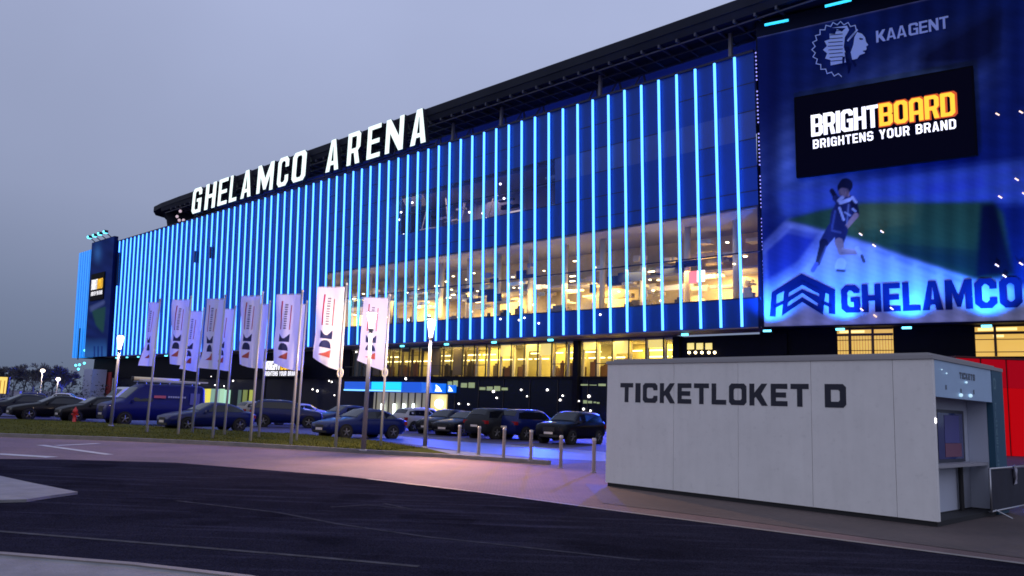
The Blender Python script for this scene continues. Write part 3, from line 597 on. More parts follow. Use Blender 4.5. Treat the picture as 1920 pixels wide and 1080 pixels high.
for (a, b, c, d) in ((1570, 1673, 600, 664), (1830, 1990, 606, 668)):
    x0, z0 = bwpix(a, d, -1.8); x1, z1 = bwpix(b, c, -1.8); z1 = min(z1, ZBB - .15)
    mb = SB(); mb.obox(bw(0, 0), -TB, NB, ZZ, x0, x1, -2.3, -1.9, z0, z1); 
    w = mb.build('window', wy); bb = SB(); h = z1 - z0
    for q, ww in ((.24, .09), (.65, .09)): bb.obox(bw(0, 0), -TB, NB, ZZ, x0 + (x1 - x0) * q - ww, x0 + (x1 - x0) * q + ww, -1.85, -1.7, z0, z1)
    for q, ww in ((.98, .05), (.76, .10), (.55, .03), (.14, .03)): bb.obox(bw(0, 0), -TB, NB, ZZ, x0, x1, -1.89, -1.86, z0 + h * q - ww, z0 + h * q + ww)
    k = x0
    while k < x1 and a < 1700: bb.obox(bw(0, 0), -TB, NB, ZZ, k, k + .025, -1.895, -1.88, z0, z0 + h * .75); k += .22
    bb.build('frame', bar_m, w)
    lb = SB(); lb.obox(bw(0, 0), -TB, NB, ZZ, x0 + .2, x0 + (x1 - x0) * .5, -1.897, -1.89, z0 + h * .84, z0 + h * .93)
    if a > 1700: lb.obox(bw(0, 0), -TB, NB, ZZ, x0 + 1.2, x0 + 1.9, -1.897, -1.89, z0 + h * .62, z0 + h * .7); lb.obox(bw(0, 0), -TB, NB, ZZ, x0 + 3.2, x1, -1.897, -1.89, z0 + h * .2, z0 + h * .45)
    lb.build('lamp_glow', wy2, w)
# ------------------------------------------------ roof
roof_m = mat('dark_roof', (.020, .024, .036), .7, noise=.3, nscale=.2, spec=.15); soff_m = mat('blue_grey_soffit', (.16, .20, .34), .6)
ZR = 39.6
t_tip = float((onplane(268, 402, gfl(0, 0, 1.4), NO) - B0) @ T)
mb = SB(); prof = []
outl = [(-55, 1.6)] + [(t, 1.6) for t in range(-50, int(t_tip) - 12, 4)] + [(t_tip - 9, 1.5), (t_tip - 4, .9), (t_tip - 1, -.8), (t_tip, -3.5), (t_tip - 1, -8), (t_tip - 5, -15), (t_tip - 8, -30), (-55, -30)]
rngz = [ZR + random.uniform(-.06, .10) for _ in outl]
n = len(outl)
mb.add([gfl(t, ZR - .55, o) for t, o in outl] + [gfl(t, rngz[i] + (.4 if o > -5 else 2.5), o) for i, (t, o) in enumerate(outl)], [tuple(range(n))[::-1], tuple(range(n, 2 * n))] + [(i, (i + 1) % n, n + (i + 1) % n, n + i) for i in range(n)])
mb.build('roof', roof_m)
# outer dark truss belt hanging under the edge, and the lit soffit behind it
mb = SB(); mb.hexa([gfl(-55, ZR - 1.5, -3.4), gfl(t_tip - 9, ZR - 1.5, -3.4), gfl(t_tip - 9, ZR - 1.3, 1.3), gfl(-55, ZR - 1.3, 1.3), gfl(-55, ZR - .57, -3.6), gfl(t_tip - 9, ZR - .57, -3.6), gfl(t_tip - 9, ZR - .57, 1.5), gfl(-55, ZR - .57, 1.5)])
mb.hexa([gfl(t_tip - 9, ZR - 1.5, -3.4), gfl(t_tip - 3, ZR - 3.4, -9), gfl(t_tip - 2, ZR - 1.2, -2.5), gfl(t_tip - 9, ZR - 1.3, 1.3), gfl(t_tip - 9, ZR - .57, -1.4), gfl(t_tip - 3.5, ZR - .57, -9), gfl(t_tip - 1.2, ZR - .57, -2.5), gfl(t_tip - 9, ZR - .57, 1.5)])
for k in range(62):
    t = -4 + k * 2.06
    if t < t_tip - 10: mb.obox(gfl(t, 0, 0), T, NO, ZZ, -.09, .09, -3.3, 1.38, ZR - 1.62, ZR - 1.28, 1)
for o in (-2.9, -1.0, .9): mb.obox(gfl(0, 0, 0), T, NO, ZZ, -50, t_tip - 10, o - .07, o + .07, ZR - 1.75, ZR - 1.63, 1)
mb.build('roof_edge_belt', [roof_m, mat('roof_steel', (.07, .075, .10), .6)])
slab('roof_soffit', -3, t_tip - 12, ZR - .9, ZR - .6, -10, -3.65, soff_m)
slab('rear_roof_wall', -3, t_tip - 8, 33, ZR - .9, -10.3, -10, soff_m)
mb = SB(); p = [gfl(t_tip - 10, ZR - 5.4, .0), gfl(t_tip + 1, ZR - 5.4, -10), gfl(t_tip - 6, ZR - 5.4, -14), gfl(t_tip - 22, ZR - 5.4, -9), gfl(t_tip - 9, ZR - .6, .6), gfl(t_tip - 1, ZR - .6, -6), gfl(t_tip - 5, ZR - .6, -14), gfl(t_tip - 22, ZR - .6, -6)]
mb.hexa(p); mb.build('roof_end_cladding', roof_m)
for px in (1350, 1104, 918, 828):
    t, z = fpix(px, 200 if px < 1200 else 80); slab('roof_post', t - .16, t + .16, ZT - .5, ZR - 1.4, -.9, -.58, mat('grey_steel', (.20, .20, .25), .5))
for px in (1180, 985, 850):
    t, z = fpix(px, 200); mb = SB()
    for a, b in ((0, 3.2), (3.2, 6.4), (6.4, 9.6)):
        mb.tube(gfl(t + a, 34.8, -2.5), gfl(t + (a + b) / 2, ZR - 1.0, -3.5), .12, n=6); mb.tube(gfl(t + b, 34.8, -2.5), gfl(t + (a + b) / 2, ZR - 1.0, -3.5), .12, n=6)
    mb.build('roof_truss', MATS['grey_steel'])
for k in range(6):
    t0 = 6 + k * 22
    lamp('roof_uplight', 'AREA', inv(gfl(t0, 34.4, -5.5)), 120, (.02, .08, 1), stadium, 20, aim=inv(gfl(t0, 60, -6.5)), size_y=.6)
mb = SB()
for px, py in ((338, 396), (332, 406), (336, 413), (344, 413)):
    t, z = fpix(px, py, -.6); mb.ball(fac(t, z, -.6), .3, 6)
mb.build('roof_lamp', mat('pink_roof_lamp', (.5, .4, .4), .4, emit=(.8, .6, .7), es=.7))
# cyan tubes at the roof edge over the banner
for (a, b) in (((1434, 46), (1478, 37)), ((1547, 11), (1596, -1))):
    xa, za = bpix(*a, .8); xb, zb = bpix(*b, .8); mb = SB(); mb.tube(ban(xa, za, .8), ban(xb, zb, .8), .12, n=8); mb.build('edge_tube', mat('cyan_tube', (.1, .5, .6), .4, emit=(.03, .62, .95), es=1.3))
# dotted violet light string beside the banner
mb = SB(); k = 0
for i in range(66):
    f = i / 65; px, py = 1417 + 17 * f, 99 + 470 * f
    if i % 11 in (8, 9) : continue
    t, z = fpix(px, py, .2); mb.ball(fac(t, z, .2), .075, 5)
mb.build('light_string', mat('violet_led', (.3, .3, .6), .4, emit=(.36, .34, 1), es=1.1))
# ------------------------------------------------ left end: plain glowing wall
ta, z0 = fpix(165, 681); tb, z1 = fpix(135, 684); _, zt1 = fpix(150, 474.5)
def fpl(t, z, o=0): return fac(t, z, o)
mb = SB(); mb.hexa([fac(ta, ZB, -1), fac(tb, ZB, -1), fac(tb, ZB, .1), fac(ta, ZB, .1), fac(ta, zt1, -1), fac(tb, zt1, -1), fac(tb, zt1, .1), fac(ta, zt1, .1)])
mb.build('end_wall', mat('glowing_blue_wall', (.0, .2, .6), .4, emit=(.001, .27, 1.0), es=.95, noise=.05))
for k in range(1, 7):
    t = ta + (tb - ta) * k / 7; mb = SB(); mb.hexa([fac(t - .05, ZB, .1), fac(t + .05, ZB, .1), fac(t + .05, ZB, .14), fac(t - .05, ZB, .14), fac(t - .05, zt1, .1), fac(t + .05, zt1, .1), fac(t + .05, zt1, .14), fac(t - .05, zt1, .14)]); mb.build('end_wall_joint', blue_panel)
t_, zq = fpix(152.5, 640); mb = SB(); mb.tube(fac(t_, ZB - .5, .5), fac(t_, zq + 3, .5), .14, n=6); mb.build('dark_mast', dark_steel)
slab('side_volume', tb - 9, tb, ZB, zt1, -40, -1.1, black_wall)
for px, py in ((142, 685), (149, 684), (158, 681), (147, 692), (159, 657)):
    t, z = fpix(px, py, .4); mb = SB(); mb.ball(fac(t, z, .4), .28, 6); mb.build('edge_light', cyan_spot)

# ================================================================== ROOFTOP SIGN
sign = thing('rooftop_sign', 'white illuminated capital letters standing in a row along the stadium roof', 'sign', (*fac(80, ZT)[:2], ZT))
so_ = np.array([*fac(80, ZT)[:2], ZT])
face = mat('lit_letter_face', (.8, .85, .82), .4, emit=(.80, .98, .90), es=1.15); side_m = mat('letter_side', (.015, .016, .03), .6)
LET = [('G', 360, 379.5, 393, 355), ('H', 383.7, 406, 389, 0), ('E', 408.5, 428, 381, 0), ('L', 430, 446, 374, 0), ('A', 451.5, 473, 367, 0), ('M', 480.5, 514.5, 358, 0), ('C', 519, 542, 348, 0), ('O', 546, 575, 340, 0), ('A', 610, 637, 321, 0), ('R', 649.5, 676.5, 309, 0), ('E', 686.5, 714.6, 297, 0), ('N', 720.5, 758, 287, 0), ('A', 768, 801, 272, 0)]
zl0 = ZT + .62; zl1 = ZT + 5.42
OL = 1.0
for ch, a, b, yb, _ in LET:
    mid = (a + b) / 2
    # the letter stands at OL in front of the facade: find t at its two sides from the photo column
    def tat(x, y): p = onplane(x, y, gfl(0, 0, LEAN + OL), NO); return float((p - B0) @ T)
    lean_px = .028 * (1 - (mid - 360) / 900) 
    t1, t0 = tat(a + (b - a) * .06, yb - 20), tat(b - (b - a) * .06, yb - 26)
    w = t1 - t0; H = zl1 - zl0
    st = {'M': .20, 'N': .24}.get(ch, .31) * w / H if ch not in 'L' else .36 * w / H
    mb = MB()
    for loops in glyph(ch, w / H, st, .135, .13 if ch in 'GCO' else .1):
        f = lambda u, v, d: gfl(t1 - u * H, zl0 + v * H, LEAN + OL + d) - so_
        solid(mb, loops, f, -.7, 0, 0, 1)
    mb.build('letter', [face, side_m], sign)
mb = MB()
for z in (zl0 - .12, zl0 + 2.4, zl0 + 4.3):
    mb.obox(gfl(0, 0, 0) - so_, T, NO, ZZ, tat(805, 270), tat(356, 400), LEAN + OL - .95, LEAN + OL - .8, z - .06, z + .06)
for k in range(12):
    t = tat(805, 270) + (tat(356, 400) - tat(805, 270)) * (k + .5) / 12; mb.tube(gfl(t, ZT, LEAN - .2) - so_, gfl(t, zl0 + 4.2, LEAN + OL - .88) - so_, .07, n=6)
mb.build('support_rail', dark_steel, sign)

# ================================================================== BANNERS AND SCREENS
print_m = vcol('banner_print', .7)
def gridprint(name, P, nx, ny, paintf, parent):
    vs, cols_, fs = [], [], []
    px = np.zeros((ny + 1, nx + 1, 2))
    for j in range(ny + 1):
        for i in range(nx + 1):
            p = P(i / nx, j / ny); vs.append(tuple(p)); px[j, i] = proj(p)
    c = paintf(px[..., 0], px[..., 1])
    for j in range(ny):
        for i in range(nx):
            a = j * (nx + 1) + i; fs.append((a, a + 1, a + nx + 2, a + nx + 1))
    me = bpy.data.meshes.new(name); off = np.array(parent.location)
    me.from_pydata([tuple(np.array(v) - off) for v in vs], [], fs)
    at = me.color_attributes.new('print', 'FLOAT_COLOR', 'POINT')
    cc = np.ones(((ny + 1) * (nx + 1), 4), np.float32); cc[:, :3] = np.clip(c.reshape(-1, 3), 0, 1); at.data.foreach_set('color', cc.ravel())
    me.materials.append(print_m); me.update()
    return link(name, me, parent)
def inpoly(X, Y, pts):
    m = np.zeros(X.shape, bool); n = len(pts)
    for i in range(n):
        x1, y1 = pts[i]; x2, y2 = pts[(i + 1) % n]
        if y1 == y2: continue
        c = ((y1 > Y) != (y2 > Y)) & (X < (x2 - x1) * (Y - y1) / (y2 - y1) + x1); m ^= c
    return m
def soft(X, Y, pts, b=2.0):                 # coverage of an outline with a softened edge
    k = np.zeros(X.shape); offs = ((0, 0), (b, 0), (-b, 0), (0, b), (0, -b))
    for a, c in offs: k += inpoly(X + a, Y + c, pts)
    return (k / len(offs))[..., None]
def seg(X, Y, a, b, ra, rb=None):
    rb = ra if rb is None else rb
    a, b = np.array(a, float), np.array(b, float); d = b - a; L2 = d @ d
    h = np.clip(((X - a[0]) * d[0] + (Y - a[1]) * d[1]) / L2, 0, 1)
    dist = np.hypot(X - a[0] - h * d[0], Y - a[1] - h * d[1]); r = ra + (rb - ra) * h
    return np.clip((r - dist) / 1.6 + .5, 0, 1)[..., None]
def noise2(X, Y, sc, seed=0):
    r = np.random.default_rng(seed); o = np.zeros(X.shape)
    for k in range(9):
        a = r.random() * 6.28; f = sc * (1 + r.random() * 3); o += np.sin((X * math.cos(a) + Y * math.sin(a)) * f + r.random() * 6.28) / (1 + k * .4)
    return o / 4
def over(c, m, col): return c * (1 - m) + np.array(col) * m
def paint_main(X, Y):
    c = np.zeros(X.shape + (3,)) + np.array([.008, .022, .13])
    n = noise2(X, Y, .012, 3)[..., None]
    c = c * (1 + .35 * n)
    # pale swoosh from lower left up to the club name
    d = ((Y - 150) * .86 + (X - 1700) * .50)
    band = np.exp(-((Y - (330 - (X - 1440) * .52)) / 75.0) ** 2)[..., None] * np.clip((1900 - X) / 260, 0, 1)[..., None]
    c = over(c, band * .72, (.15, .26, .60))
    stre = (np.sin((X * .55 + Y) * .22) * .5 + .5)[..., None] * band
    c = over(c, stre * .16, (.30, .42, .8)); c = c * (1 + .22 * noise2(X, Y, .06, 12)[..., None])
    c = over(c, soft(X, Y, [(1725, 95), (1880, 5), (1876, 105), (1830, 128), (1715, 132)], 16), (.008, .013, .055))
    c = over(c, np.exp(-((X - 1440) / 26.0) ** 2)[..., None] * .8, (.006, .012, .09))
    # stands
    st = soft(X, Y, [(1455, 360), (1920, 300), (1940, 380), (1610, 385), (1475, 405)], 8)
    c = over(c, st * .8, (.07, .13, .40)); c = over(c, st * ((np.sin(Y * .28 + X * .03) > .55)[..., None]) * .55, (.06, .10, .40))
    c = over(c, soft(X, Y, [(1735, 345), (1845, 330), (1845, 352), (1735, 366)], 3) * .7, (.05, .08, .38))
    # floor, pitch and its shade
    c = over(c, soft(X, Y, [(1425, 470), (1480, 415), (1620, 450), (1940, 548), (1940, 640), (1425, 640)], 8), (.40, .42, .58))
    c = over(c, soft(X, Y, [(1425, 470), (1476, 425), (1545, 440), (1500, 500), (1430, 540)], 12), (.03, .05, .26))
    c = over(c, soft(X, Y, [(1472, 412), (1545, 392), (1620, 380), (1862, 378), (1880, 400), (1900, 515), (1836, 527), (1600, 447)], 3), (.03, .085, .035))
    c = over(c, soft(X, Y, [(1600, 382), (1720, 379), (1710, 420), (1590, 436)], 14) * .75, (.12, .17, .05))
    c = over(c, soft(X, Y, [(1660, 455), (1842, 470), (1838, 524), (1680, 478)], 12) * .8, (.006, .022, .03))
    c = over(c, soft(X, Y, [(1838, 381), (1868, 381), (1903, 515), (1828, 522)], 4), (.003, .005, .02))
    for a, b in (((1680, 484), (1710, 496)), ((1722, 500), (1756, 513)), ((1770, 516), (1805, 529)), ((1640, 470), (1668, 480))): c = over(c, seg(X, Y, a, b, 1.6) * .7, (.05, .10, .42))
    # foot of the sheet
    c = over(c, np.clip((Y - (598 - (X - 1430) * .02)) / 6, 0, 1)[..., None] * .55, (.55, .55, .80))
    for _ in range(3):
        for ax in (0, 1): c = (np.roll(c, 1, ax) + 2 * c + np.roll(c, -1, ax)) / 4 if True else c
    # runner: hair, kit, skin, boots
    sk, dk, wh, kit = (.42, .24, .20), (.010, .012, .035), (.55, .56, .66), (.022, .028, .09)
    c = over(c, seg(X, Y, (1560, 358), (1568, 372), 4.5), dk); c = over(c, seg(X, Y, (1567, 372), (1580, 383), 6, 8), kit)
    c = over(c, seg(X, Y, (1583, 352), (1586, 347), 13), dk); c = over(c, seg(X, Y, (1580, 360), (1584, 361), 8), (.20, .13, .14))
    c = over(c, soft(X, Y, [(1572, 372), (1597, 366), (1606, 382), (1598, 412), (1578, 440), (1554, 434), (1558, 398)], 1.5), kit)
    c = over(c, seg(X, Y, (1576, 380), (1594, 374), 3.5), wh); c = over(c, seg(X, Y, (1574, 390), (1582, 412), 2.2), wh)
    c = over(c, seg(X, Y, (1601, 380), (1606, 402), 7, 5.5), dk); c = over(c, seg(X, Y, (1605, 404), (1586, 427), 5, 4), sk)
    c = over(c, seg(X, Y, (1562, 430), (1545, 455), 12, 9), kit); c = over(c, seg(X, Y, (1578, 432), (1574, 452), 12, 9), kit)
    c = over(c, seg(X, Y, (1545, 455), (1533, 494), 7.5, 4.5), dk); c = over(c, seg(X, Y, (1573, 454), (1578, 472), 8, 6), sk)
    c = over(c, seg(X, Y, (1578, 472), (1606, 472), 6.5, 4.5), sk); c = over(c, seg(X, Y, (1607, 466), (1620, 488), 4.5, 3.5), wh); c = over(c, seg(X, Y, (1616, 480), (1620, 490), 3), dk)
    c = over(c, seg(X, Y, (1531, 495), (1524, 507), 4), (.12, .14, .40))
    c = over(c, seg(X, Y, (1577, 493), (1575, 500), 9.5), (.68, .68, .80)); c = over(c, seg(X, Y, (1570, 507), (1583, 508), 2.5), dk)
    c = over(c, seg(X, Y, (1588, 362), (1590, 366), 3.5) * .7, sk); c = over(c, seg(X, Y, (1599, 392), (1604, 396), 2) * .7, wh); c = over(c, seg(X, Y, (1560, 432), (1576, 436), 2) * .6, (.12, .14, .3))
    c = over(c, seg(X, Y, (1573, 376), (1580, 370), 3.2) * .9, wh); c = over(c, seg(X, Y, (1598, 370), (1605, 379), 2.6) * .9, wh)
    c = over(c, seg(X, Y, (1591, 384), (1588, 420), 1.6) * .55, (.25, .28, .42)); c = over(c, seg(X, Y, (1566, 396), (1560, 428), 2.0) * .5, (.10, .14, .34))
    c = over(c, seg(X, Y, (1584, 398), (1594, 404), 1.5) * .7, wh); c = over(c, seg(X, Y, (1578, 357), (1583, 368), 3.0) * .55, (.34, .22, .20)); c = over(c, seg(X, Y, (1589, 356), (1588, 367), 2.2) * .6, (.10, .06, .07))
    c = over(c, seg(X, Y, (1549, 462), (1538, 490), 2.0) * .4, (.14, .18, .40)); c = over(c, seg(X, Y, (1580, 466), (1602, 469), 2.0) * .5, (.62, .44, .40)); c = over(c, seg(X, Y, (1578, 474), (1604, 477), 1.8) * .5, (.18, .10, .12))
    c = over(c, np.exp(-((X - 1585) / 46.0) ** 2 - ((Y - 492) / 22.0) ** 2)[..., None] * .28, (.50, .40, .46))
    fol = (.86 + .14 * np.cos((X - 1432) / 41.0 * 6.283))[..., None]  # vertical fold shading multiplied into the print colours
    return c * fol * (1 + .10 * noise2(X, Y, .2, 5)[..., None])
ZTB = bpix(1420, 70)[1]
XBR = bpix(2010, 560)[0]
banner = thing('wall_banner', 'tall printed banner with a running footballer over the stadium corner, right of the light tubes', 'banner', (*LB[:2], ZBB))
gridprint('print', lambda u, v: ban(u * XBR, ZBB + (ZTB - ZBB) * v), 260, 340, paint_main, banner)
lo = np.array(banner.location)
bframe = lambda o: (lambda x, z, d: ban(x, z, o + d) - lo)
navy_ink = mat('navy_ink', (.005, .012, .075), .7, spec=.03); pale_ink = mat('pale_blue_ink', (.30, .42, .80), .5); teal_ink = mat('pale_lettering', (.45, .58, .9), .5)
def pixpoly(mb, pts, o, mi=0, holes=()):
    loops = [[bpix(x, y, o) for x, y in l] for l in (pts, *holes)]
    solid(mb, loops, lambda x, z, d: ban(x, z, d) - lo, o - .02, o, mi, mi)
# company lettering at the foot, house-shaped emblem before it
mb = MB()
x0, z0 = bpix(1578, 588, .05); x1, z1 = bpix(1918, 573, .05); _, ztp = bpix(1578, 541, .05)
write(mb, 'GHELAMCO', bframe(.05), x0, x1, z0 + .05, ztp + .25, s=.33, gap=.10, c=.16, d0=-.02)
mb.build('lettering', navy_ink, banner)
mb = MB()
pixpoly(mb, [(1443, 593), (1447, 548), (1503, 513), (1566, 543), (1566, 589), (1554, 588), (1554, 552), (1503, 527), (1456, 553), (1454, 594)], .05)
pixpoly(mb, [(1466, 592), (1470, 545), (1504, 524), (1548, 548), (1543, 590), (1504, 566)], .05, holes=[[(1476, 575), (1504, 557), (1533, 574), (1534, 569), (1504, 549), (1477, 567)], [(1478, 557), (1504, 542), (1536, 556), (1536, 551), (1504, 534), (1479, 549)]])
pixpoly(mb, [(1450, 572), (1470, 563), (1470, 569), (1450, 579)], .05); pixpoly(mb, [(1540, 562), (1558, 570), (1558, 577), (1540, 569)], .05)
mb.build('emblem', navy_ink, banner)
# club name and crest
mb = MB()
x0, z0 = bpix(1643, 80, .05); x1, z1 = bpix(1715, 67, .05); _, zt0 = bpix(1643, 60, .05)
write(mb, 'KAA', bframe(.05), x0, x1, z0, zt0 + .1, s=.25, gap=.08, c=.1, d0=-.02)
x0, _ = bpix(1704, 65, .05); x1, _ = bpix(1779, 50, .05)
mbx = (x1 - x0)
mb.v = []; mb.f = []; mb.mi = []
xa, _ = bpix(1643, 78, .05); xb, _ = bpix(1700, 68, .05)
write(mb, 'KAA', bframe(.05), xa, xb, z0, zt0 + .1, s=.25, gap=.08, c=.1, d0=-.02)
write(mb, 'GENT', bframe(.05), x0, x1, z0, zt0 + .1, s=.25, gap=.10, c=.12, d0=-.02)
mb.build('lettering', teal_ink, banner)
mb = MB()
cx, cy = 1572, 92
ring_ = []; ringi = []
for k in range(30):
    a = R(52 + k * 7.6); rr = 50 + (4 if k % 2 else -2); ring_.append((cx + 4 + rr * 1.02 * math.cos(a), cy - rr * math.sin(a) * .98))
    ringi.append((cx + 4 + (rr - 2.2) * 1.02 * math.cos(a), cy - (rr - 2.2) * math.sin(a) * .98))
pixpoly(mb, ring_ + ringi[::-1], .06)                      # scalloped outer rim of the war bonnet
fe = []
for k in range(15):
    a = R(62 + k * 12); rr = 40 if k % 2 == 0 else 33; fe.append((1583 + rr * 1.0 * math.cos(a), 92 - rr * math.sin(a)))
inner = [(1583 + 7 * math.cos(R(62 + k * 24)), 92 - 7 * math.sin(R(62 + k * 24))) for k in range(8)]
pixpoly(mb, [(1588, 48), (1560, 52), *fe[2:], (1590, 116), (1586, 100), (1582, 88), (1584, 70), (1592, 56)], .06)
pixpoly(mb, [(1607, 60), (1616, 63), (1622, 70), (1624, 79), (1628, 84), (1624, 87), (1625, 92), (1622, 95), (1621, 100), (1612, 103), (1607, 110), (1598, 112), (1595, 98), (1600, 84), (1602, 70)], .06)   # face in profile
for q in range(4): pixpoly(mb, [(1588 + q * 3.6, 76 - q * 4), (1596 + q * 3.6, 66 - q * 4), (1598 + q * 3.6, 68 - q * 4), (1590 + q * 3.6, 78 - q * 4)], .06)
mb.build('crest', mat('crest_ink', (.50, .66, .95), .7, spec=.05), banner)
mb = MB()
for a, b in (((1586, 98), (1588, 120)), ((1590, 110), (1591, 135)), ((1598, 112), (1604, 122)), ((1582, 106), (1580, 122)), ((1594, 118), (1592, 132))):
    pixpoly(mb, [(a[0] - 2.5, a[1]), (a[0] + 2.5, a[1]), (b[0] + 2, b[1]), (b[0] - 1, b[1] + 3)], .09)
pixpoly(mb, [(1611, 71), (1618, 72), (1618, 74), (1612, 74)], .09); pixpoly(mb, [(1618, 95), (1625, 94), (1624, 96.5), (1619, 97)], .09)
pixpoly(mb, [(1588 + 5 * math.cos(R(q * 36)), 92 - 5 * math.sin(R(q * 36))) for q in range(10)], .09)
for q in range(9):
    yy = 58 + q * 7; pixpoly(mb, [(1552 + abs(q - 4) * 1.2, yy), (1580, yy - 2), (1580, yy - 1), (1552 + abs(q - 4) * 1.2, yy + 1)], .09)
mb.build('crest_detail', navy_ink, banner)
# rows of room lamps glinting through the mesh of the banner
for k, (px, py) in enumerate(((1867, 212), (1911, 208), (1903, 334), (1872, 367), (1917, 361), (1611, 437), (1651, 432), (1636, 458), (1866, 495), (1911, 492), (1880, 515), (1613, 578), (1638, 590), (1669, 576))):
    x, z = bpix(px, py, .10); mb = MB(); p = ban(x, z, .10) - lo; q = ban(x + .22, z - .2, .10) - lo; mb.tube(p, q, .06, n=6); mb.build('lamp_glint', mat('glint', (.8, .6, .5), .5, emit=(1, .66, .38), es=1.3), banner)
# screen on the banner
def screen(name, label, c0, c1, o, off, fpx, frm, parent=None, thick=.35, txt=True):
    pass
x0, _ = bpix(1491, 260, .5); x1, _ = bpix(1829, 207, .5); zs0 = bpix(1492, 333, .5)[1]; zs1 = bpix(1490, 182, .5)[1]
scr = thing('led_screen', 'big black advertising screen with glowing white and yellow words, on the footballer banner', 'screen', tuple(ban(x0, zs0, .5)))
sl = np.array(scr.location)
mb = MB(); mb.obox(ban(0, ZBB, 0) - sl, -TB, NBN, UPB, x0, x1, .12, .5, zs0 - ZBB, zs1 - ZBB); mb.build('casing', mat('black_casing', (.002, .002, .005), .6, spec=.05), scr)
mb = MB(); mb.obox(ban(0, ZBB, 0) - sl, -TB, NBN, UPB, x0 + .15, x1 - .15, .505, .515, zs0 - ZBB + .15, zs1 - ZBB - .15); mb.build('display', mat('dark_display', (.001, .001, .003), .5, spec=.02, emit=(.0008, .0008, .005), es=1), scr)
sf = lambda x, z, d: ban(x, z, .53 + d) - sl
wtx = mat('white_screen_text', (.8, .8, .8), .5, emit=(1, .98, 1), es=1.25); ytx = mat('yellow_screen_text', (.8, .5, .05), .5, emit=(1, .52, .01), es=1.15); otx = mat('orange_outline', (.6, .1, .01), .5, emit=(.60, .06, .005), es=.8)
def adtext(f, a0, a1, a2, zb, zt, zb2, zt2, par, sh=0):
    m1 = MB(); write(m1, 'BRIGHT', f, a0, a1, zb, zt, s=.34, gap=.06, c=.12, style='o'); m1.build('lettering', wtx, par)
    m2 = MB(); write(m2, 'BOARD', f, a1 + (a2 - a1) * .01, a2, zb, zt, s=.32, gap=.10, c=.12, style='o'); m2.build('lettering', ytx, par)
    for wd in ((0, 9), (10, 14), (15, 20)): m3 = MB(); write(m3, 'BRIGHTENS YOUR BRAND', f, a0 + (a2 - a0) * .01, a2, zb2, zt2, s=.30, gap=.22, c=.16, only=wd); m3.build('lettering', wtx, par)
w = x1 - x0; h = zs1 - zs0
adtext(sf, x0 + w * .100, x0 + w * .492, x0 + w * .90, zs0 + h * .475, zs0 + h * .74, zs0 + h * .325, zs0 + h * .435, scr)
m4 = MB(); g = lambda x, z, d: ban(x, z, .522 + d) - sl
write(m4, 'BOARD', g, x0 + w * .492, x0 + w * .912, zs0 + h * .462, zs0 + h * .752, s=.38, gap=.03, c=.10, style='o'); m4.build('text_halo', otx, scr)
# blue floods under the foot of the banner, each a fixture on a bracket
for k, px in enumerate((1438, 1575, 1700, 1850, 1985)):
    x, _ = bpix(px, 618, 1.4); fx = thing('floodlight', 'small blue floodlight under the footballer banner, %s from its left edge' % ('first', 'second', 'third', 'fourth', 'fifth')[k], 'floodlight', tuple(ban(x, ZBB - .45, 1.2)), group='floodlights under the banner')
    fo = np.array(fx.location); p = ban(x, ZBB - .45, 1.2) - fo
    mb = MB(); mb.obox(p, -TB, NB, ZZ, -.3, .3, -.12, .12, -.1, .06); mb.build('housing', dark_steel, fx)
    mb = MB(); mb.obox(p, -TB, NB, ZZ, -.34, .34, .125, .15, -.09, .08); mb.build('lens', mat('flood_lens', (.2, .6, .8), .3, emit=(.15, .75, 1.0), es=3), fx)
    mb = MB(); mb.tube(p, ban(x, ZBB - .4, -.3) - fo, .04, n=6); mb.build('bracket', dark_steel, fx)
    lamp('flood_beam', 'SPOT', ban(x, ZBB - .25, 1.6) - fo, 6500, (.016, .215, 1.0), fx, .2, aim=ban(x + .3, ZBB + 8, .0) - fo, angle=R(120), blend=.9)
lamp('banner_wash', 'SPOT', ban(8, ZBB + 1, 16) - lo, 9500, (.06, .12, 1.0), banner, 2, aim=ban(9, ZBB + 15, 0) - lo, angle=R(110), blend=.8)
# left corner banner with small screen and four spots on top
t0, _ = fpix(207, 560, .9); t1, _ = fpix(165, 565, .9); _, zt2 = fpix(186, 452, .9); zb2 = ZB - .1
lban = thing('corner_banner', 'narrow dark blue printed banner on the far left corner of the stadium', 'banner', tuple(fac(t0, zb2, .9)))
ll = np.array(lban.location)
def paint_left(X, Y):
    c = np.zeros(X.shape + (3,)) + np.array([.02, .05, .26]); n = noise2(X, Y, .09, 8)[..., None]; c = c * (1 + .4 * n)
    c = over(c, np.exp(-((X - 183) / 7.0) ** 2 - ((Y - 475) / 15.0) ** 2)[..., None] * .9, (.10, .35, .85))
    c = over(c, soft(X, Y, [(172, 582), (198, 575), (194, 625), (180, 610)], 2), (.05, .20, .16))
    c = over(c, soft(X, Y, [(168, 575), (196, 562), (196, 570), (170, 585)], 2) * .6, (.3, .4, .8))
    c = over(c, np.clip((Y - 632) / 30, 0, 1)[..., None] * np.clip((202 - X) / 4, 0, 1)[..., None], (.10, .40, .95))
    for x in (177, 184, 191): c = over(c, seg(X, Y, (x, 650), (x, 668), 1.3), (.02, .08, .45))
    return c
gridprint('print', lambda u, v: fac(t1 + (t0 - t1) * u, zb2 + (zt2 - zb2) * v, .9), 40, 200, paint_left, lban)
mb = MB(); mb.hexa([p - ll for p in (fac(t0, zb2, .05), fac(t1, zb2, .05), fac(t1, zb2, .88), fac(t0, zb2, .88), fac(t0, zt2 + .1, .05), fac(t1, zt2 + .1, .05), fac(t1, zt2 + .1, .88), fac(t0, zt2 + .1, .88))]); mb.build('frame', navy_ink, lban)
